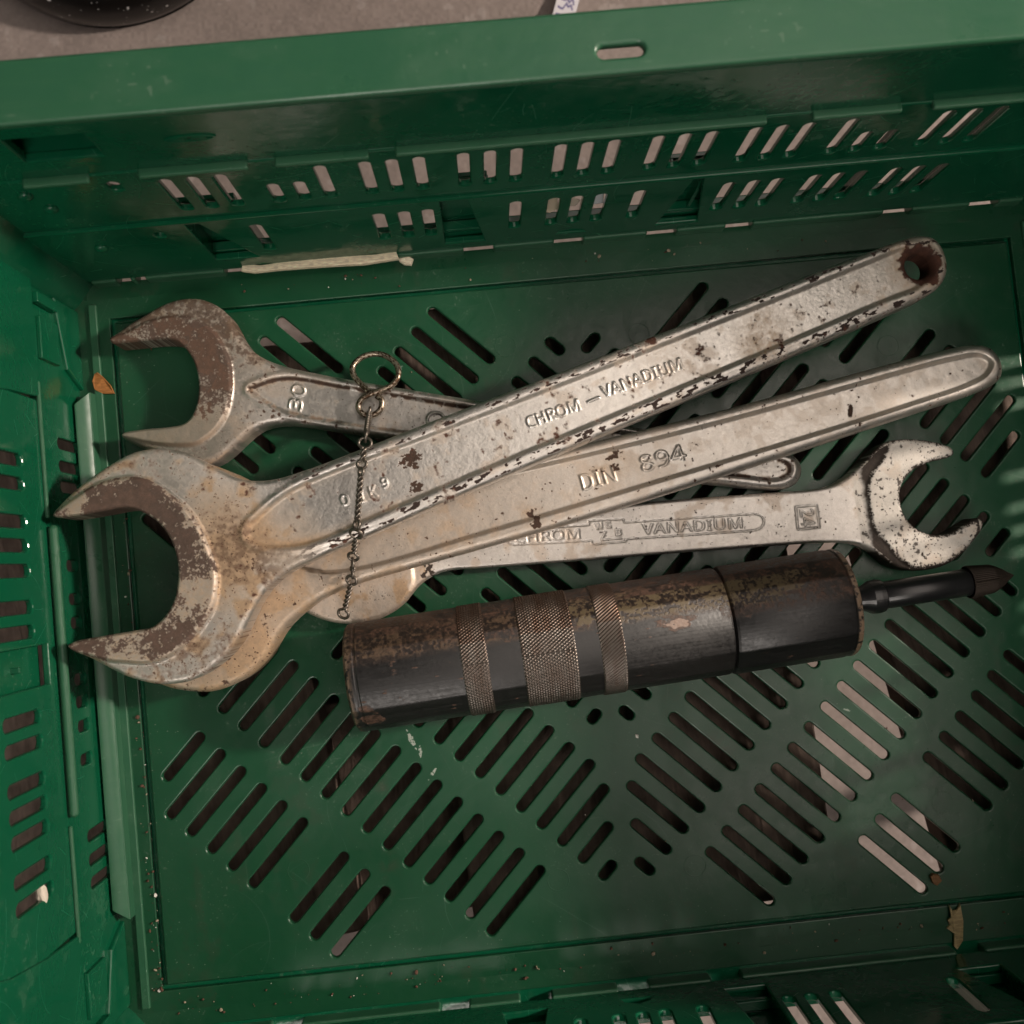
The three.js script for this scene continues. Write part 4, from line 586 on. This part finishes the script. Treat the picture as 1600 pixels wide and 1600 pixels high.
  const bm = new THREE.MeshPhysicalMaterial({ color: new THREE.Color().setRGB(0.014, 0.014, 0.015), roughness: 0.3, clearcoat: 0.3, clearcoatRoughness: 0.25 });
  turnGeo([[89, 4.2], [98, 4.3], [99.5, 4.9], [101.5, 5.9], [104, 6.1], [106, 5.8], [106.6, 5.1]], 'collar', bm, 48);
  turnGeo([[106.4, 4.6], [107, 4.9], [139, 4.9], [139.6, 4.6], [139.6, 3]], 'spout', bm, 48);
  { // ribbed pointed coupler
    const p = [], ix = [], ns = 144, nu = 40;
    for (let j = 0; j <= ns; j++) for (let i = 0; i <= nu; i++) { const f = i / nu, x = lerp(139.4, 157.5, f), a = j / ns * Math.PI * 2; const r0 = f < 0.5 ? lerp(5.7, 4.9, f * 2) : lerp(4.9, 0.15, Math.pow((f - 0.5) * 2, 1.2)); const r = r0 * (1 + 0.05 * (j % 3 === 0 ? 1 : -0.4) * (f < 0.8 ? 1 : 0)); p.push(x * MM, r * Math.cos(a) * MM, r * Math.sin(a) * MM); }
    for (let j = 0; j < ns; j++) for (let i = 0; i < nu; i++) { const a = j * (nu + 1) + i; ix.push(a, a + nu + 1, a + 1, a + 1, a + nu + 1, a + nu + 2); }
    const g = new THREE.BufferGeometry(); g.setAttribute('position', new THREE.Float32BufferAttribute(p, 3)); g.setIndex(ix); g.computeVertexNormals(); mesh('nozzle_tip', g, new THREE.MeshStandardMaterial({ color: new THREE.Color().setRGB(0.05, 0.038, 0.03), roughness: 0.5, metalness: 0.5 }), t);
  }
}

// ---------------------------------------------------------------- wire chain with its hook
{
  const t = thing('wire_chain', 'thin twisted wire chain with a ring hook lying across the spanners', 'chain', [-80, 0, -98]);
  const V = (x, y, z) => new THREE.Vector3((x + 80) * MM, y * MM, (z + 98) * MM);
  const n = 256, C = new Uint8Array(n * n * 4); for (let j = 0; j < n; j++) for (let i = 0; i < n; i++) { const a = fbm(i * 0.06, j * 0.06, 501, 4), r = thr(a, 0.52, 0.08), k = (j * n + i) * 4; for (let q = 0; q < 3; q++) C[k + q] = 255 * toS(lerp([0.42, 0.36, 0.28][q], [0.085, 0.05, 0.03][q], r)); C[k + 3] = 255; }
  const tx = dataTex(n, n, C, true, 1); tx.repeat.set(6, 1);
  const hm = new THREE.MeshStandardMaterial({ map: tx, roughness: 0.34, metalness: 0.85 }), wm = new THREE.MeshStandardMaterial({ color: new THREE.Color().setRGB(0.19, 0.165, 0.14), roughness: 0.38, metalness: 0.85 });
  const tube = (pts, r, name, m, closed = false, seg = 120) => mesh(name, new THREE.TubeGeometry(new THREE.CatmullRomCurve3(pts, closed, 'centripetal'), seg, r * MM, 10, closed), m, t);
  tube([V(-81.6, 15.2, -90.0), V(-84.4, 14, -93.4), V(-86.9, 13, -97), V(-87.3, 12.4, -100.4), V(-85, 11.5, -103.4), V(-81.6, 11, -105), V(-77, 10.8, -105.2), V(-73, 11.3, -103.2), V(-70.1, 12, -99.6), V(-70, 12.8, -95.4), V(-72.8, 13.4, -91.9), V(-77.2, 13.9, -90.2), V(-81.2, 13.8, -89.2), V(-84.9, 13.6, -87.4), V(-86.3, 13.4, -84.6), V(-84.5, 13.2, -81.7), V(-80.8, 13, -81.2), V(-77.7, 12.8, -83.6), V(-77.2, 12.6, -86.8), V(-79, 12.4, -88.6)], 1.15, 'ring_hook', hm, false, 260);
  // links: twisted pair with an eye at either end
  const nodes = [[-82, 13.6, -83], [-81.6, 38.2, -69.0], [-84.0, 34.5, -66.8], [-84.0, 39.3, -58.2], [-85.2, 42.6, -48.4], [-87.8, 38.8, -36.4], [-91.2, 30.5, -26], [-92.6, 25.4, -20], [-98.8, 18, -5]];
  const link = (A, B, eyeA, eyeB, turn) => {
    const d = B.clone().sub(A), L = d.length(); d.normalize(); const s = new THREE.Vector3(0, 1, 0).cross(d).normalize(), up = d.clone().cross(s).normalize(); const pts = [], w = 0.62;
    const at = (x, a, r) => A.clone().addScaledVector(d, x).addScaledVector(s, Math.cos(a) * r).addScaledVector(up, Math.sin(a) * r);
    const side = new THREE.Vector3().addScaledVector(s, Math.cos(turn)).addScaledVector(up, Math.sin(turn)), e1 = eyeA * MM, e2 = eyeB * MM; const tw = [];
    const x0 = e1 * 1.7, x1 = L - e2 * 1.7, N = Math.max(10, Math.round((x1 - x0) / (0.45 * MM)));
    for (let i = 0; i <= N; i++) tw.push([lerp(x0, x1, i / N), turn + i / N * Math.PI * 2 * Math.max(1, Math.round((x1 - x0) / (3.6 * MM)))]);
    for (const [x, a] of tw) pts.push(at(x, a, w * MM));
    for (const [dx, dy] of [[0.35, 0.9], [0.9, 1.05], [1.5, 0.75], [1.75, 0], [1.5, -0.75], [0.9, -1.05], [0.35, -0.9]]) pts.push(A.clone().addScaledVector(d, x1 + dx * e2).addScaledVector(side, dy * e2));
    for (const [x, a] of tw.slice().reverse()) pts.push(at(x, a + Math.PI, w * MM));
    for (const [dx, dy] of [[0.35, -0.9], [0.9, -1.05], [1.5, -0.75], [1.75, 0], [1.5, 0.75], [0.9, 1.05], [0.35, 0.9]]) pts.push(A.clone().addScaledVector(d, x0 - dx * e1).addScaledVector(side, dy * e1));
    tube(pts, 0.56, 'link', wm, true, 260);
  };
  const N = nodes.map(q => V(...q));
  link(N[0], N[1], 1.5, 2.0, 1.3); link(N[1], N[3], 2.2, 1.6, 0.15); link(N[3], N[5], 1.6, 2.1, 1.0); link(N[5], N[6], 2.1, 1.8, 0.1); link(N[6], N[7], 1.9, 1.7, 1.3); link(N[7], N[8], 1.9, 2.0, 0.2);
}

// ---------------------------------------------------------------- bits and crumbs in the crate
function chunk(pts, th, seed, rough = 0.3) { // flat irregular piece, outline in mm, lying in xz
  const g = ext(polyShape(pts.map(([x, z]) => [x, -z])), th, Math.min(0.3, th * 0.35), 2).rotateX(-Math.PI / 2); const p = g.attributes.position;
  for (let i = 0; i < p.count; i++) { const x = p.getX(i), y = p.getY(i), z = p.getZ(i); p.setY(i, y + rough * 2 * (fbm(x * 0.4, z * 0.4, seed, 3) - 0.5)); }
  g.computeVertexNormals(); return fin(g);
}
const bit = (name, label, category, pts, th, y, color, group, seed = 1, rough = 0.5) => {
  const cx = pts.reduce((a, q) => a + q[0], 0) / pts.length, cz = pts.reduce((a, q) => a + q[1], 0) / pts.length;
  const n = 128, C = new Uint8Array(n * n * 4); for (let j = 0; j < n; j++) for (let i = 0; i < n; i++) { const v = 0.55 + 0.9 * fbm(i * 0.05, j * 0.25, seed + 600, 4), k = (j * n + i) * 4; for (let q = 0; q < 3; q++) C[k + q] = 255 * toS(clamp(color[q] * v)); C[k + 3] = 255; }
  const m = mesh(name, chunk(pts.map(([x, z]) => [x - cx, z - cz]), th, seed, rough), new THREE.MeshStandardMaterial({ map: dataTex(n, n, C, true, 1 / 14), roughness: 0.8 })); m.position.set(cx * MM, y * MM, cz * MM); return tag(m, label, category, group);
};
bit('wood_splinter', 'long pale wood splinter lying along the foot of the far wall', 'splinter', [[-128.3, -147.2], [-127.4, -148.8], [-120, -148.2], [-110.4, -148.6], [-92.5, -148.6], [-75, -148.3], [-66.7, -148.6], [-65.9, -146.6], [-80, -146], [-92.6, -146.3], [-113.1, -146.6], [-123.3, -146.4]].map(([x, z]) => [x, (z + 147.4) * 1.5 - 144.6]), 2.4, 4.4, [0.9, 0.76, 0.56], null, 3, 0.4);
bit('wood_chip', 'pale ragged wood chip at the right end of the long splinter', 'chip', [[-66.5, -146.5], [-63, -145.8], [-60.4, -144.2], [-61.5, -142], [-64.4, -142.4], [-66.2, -144]], 2.0, 0.4, [0.9, 0.78, 0.6], null, 8, 1);
bit('leaf_fragment', 'orange brown dry leaf fragment beside the left wall', 'leaf', [[-191.0, -110.2], [-191.9, -107.1], [-191.1, -103.7], [-188.2, -101.9], [-183.7, -101.5], [-184.6, -104.8], [-187.4, -108.4], [-189.6, -110.6]], 0.8, -0.2, [0.34, 0.135, 0.035], null, 15, 1.6);
bit('straw_fragment', 'ragged pale straw fragment near the near right edge of the floor', 'straw', [[125.2, 131.5], [126.5, 134], [128, 133.6], [129.8, 131.5], [130.1, 138.2], [128.9, 145.5], [126.6, 149.2], [125.3, 147.6], [125.9, 142.7], [123.4, 140.5], [124.8, 139.4], [123.9, 137.2], [125.2, 136]], 1.2, -0.6, [0.40, 0.31, 0.16], null, 21, 1.4);
bit('clay_lump', 'small brown lump beside the slots at the near right', 'lump', [[118.6, 119.4], [120.2, 118.6], [122.2, 119.2], [122.8, 121.2], [121.2, 123.4], [119.4, 122.2]], 1.8, 0, [0.22, 0.115, 0.05], null, 27, 1);
bit('white_crumb', 'lone white crumb on the floor right of the grease gun middle', 'crumb', [[8.9, 52.8], [10.2, 53.2], [10, 54.6], [9, 54.2]], 0.6, 0, [0.7, 0.68, 0.62], null, 31, 0.3);
const upright = (name, label, pts, x, y, z, color, seed) => { const g = chunk(pts, 0.5, seed, 0.5).rotateX(Math.PI / 2 - 0.25); const m = mesh(name, g, new THREE.MeshStandardMaterial({ color: new THREE.Color().setRGB(...color), roughness: 0.75 })); m.position.set(x * MM, y * MM, z * MM); tag(m, label, 'paper'); };
upright('paper_scrap', 'cream paper scrap stuck in a slot of the far wall, left one of three', [[-3, -4.5], [2.6, -4.2], [3, 4], [0, 5.2], [-3, 4]], -6.2, 30.5, -151.5, [0.72, 0.60, 0.45], 41);
upright('paper_scrap', 'small rounded paper scrap in the far wall, middle one of three', [[-2.8, 0], [-0.4, -2.8], [2.6, -0.6], [1.4, 2.6], [-2.4, 2.8]], 2.4, 30.5, -151.5, [0.66, 0.56, 0.46], 43);
upright('paper_scrap', 'bluish white foil scrap in the far wall, right one of three', [[-2.6, -4], [2.4, -4], [2.8, 3.4], [-0.4, 4], [-2.6, 3]], 11, 32.5, -151.5, [0.66, 0.68, 0.70], 47);
{ const m = mesh('white_crumb', new THREE.IcosahedronGeometry(0.0024, 2).scale(0.7, 0.8, 1.7), new THREE.MeshStandardMaterial({ color: new THREE.Color().setRGB(0.7, 0.62, 0.52), roughness: 0.9 })); m.position.set(-0.1985, 0.0575, 0.0735); const p = m.geometry.attributes.position; for (let i = 0; i < p.count; i++) { const k = 0.75 + 0.5 * vn(p.getX(i) * 900 + 50, p.getZ(i) * 900 + p.getY(i) * 700 + 50, 3); p.setXYZ(i, p.getX(i) * k, p.getY(i) * k, p.getZ(i) * k); } m.geometry.computeVertexNormals(); tag(m, 'cream crumb wedged in a slot of the left wall', 'crumb'); }
{ // crumbs in the border trough and a few on the panel
  const r = rng(77), base = new THREE.IcosahedronGeometry(1, 0), N = 330, im = new THREE.InstancedMesh(base, new THREE.MeshStandardMaterial({ roughness: 0.9 }), N), M = new THREE.Matrix4(), q = new THREE.Quaternion(), e = new THREE.Euler();
  for (let i = 0; i < N; i++) {
    const side = r(); let x, z, y = -0.7;
    if (side < 0.42) { x = -183 - 5.5 * r() * r() - (r() < 0.3 ? 2.2 * r() : 0); z = lerp(132, -80, Math.pow(r(), 1.7)); } else if (side < 0.68) { x = lerp(-178, 60, Math.pow(r(), 1.3)); z = 133.5 + 9 * r(); } else if (side < 0.8) { x = lerp(60, 170, r()); z = 134 + 9 * r(); } else if (side < 0.93) { x = lerp(-180, 120, r()); z = -134 - 9 * r(); } else { x = lerp(-170, 170, r()); z = lerp(-120, 120, r()); y = 0.1; }
    const s = (0.13 + 0.5 * r() ** 3) * MM; e.set(r() * 6, r() * 6, r() * 6); M.compose(new THREE.Vector3(x * MM, y * MM + s * 0.6, z * MM), q.setFromEuler(e), new THREE.Vector3(s * (0.8 + r()), s * (0.6 + 0.4 * r()), s * (0.8 + r()))); im.setMatrixAt(i, M);
    const c = r(); im.setColorAt(i, c < 0.62 ? new THREE.Color().setRGB(0.11, 0.055, 0.035) : c < 0.9 ? new THREE.Color().setRGB(0.34, 0.28, 0.2) : new THREE.Color().setRGB(0.7, 0.68, 0.62));
  }
  im.name = 'crumbs'; im.userData.kind = 'stuff'; im.userData.label = 'loose brown and white crumbs scattered along the floor edges'; im.castShadow = im.receiveShadow = true; scene.add(im);
}

renderer.render(scene, camera);
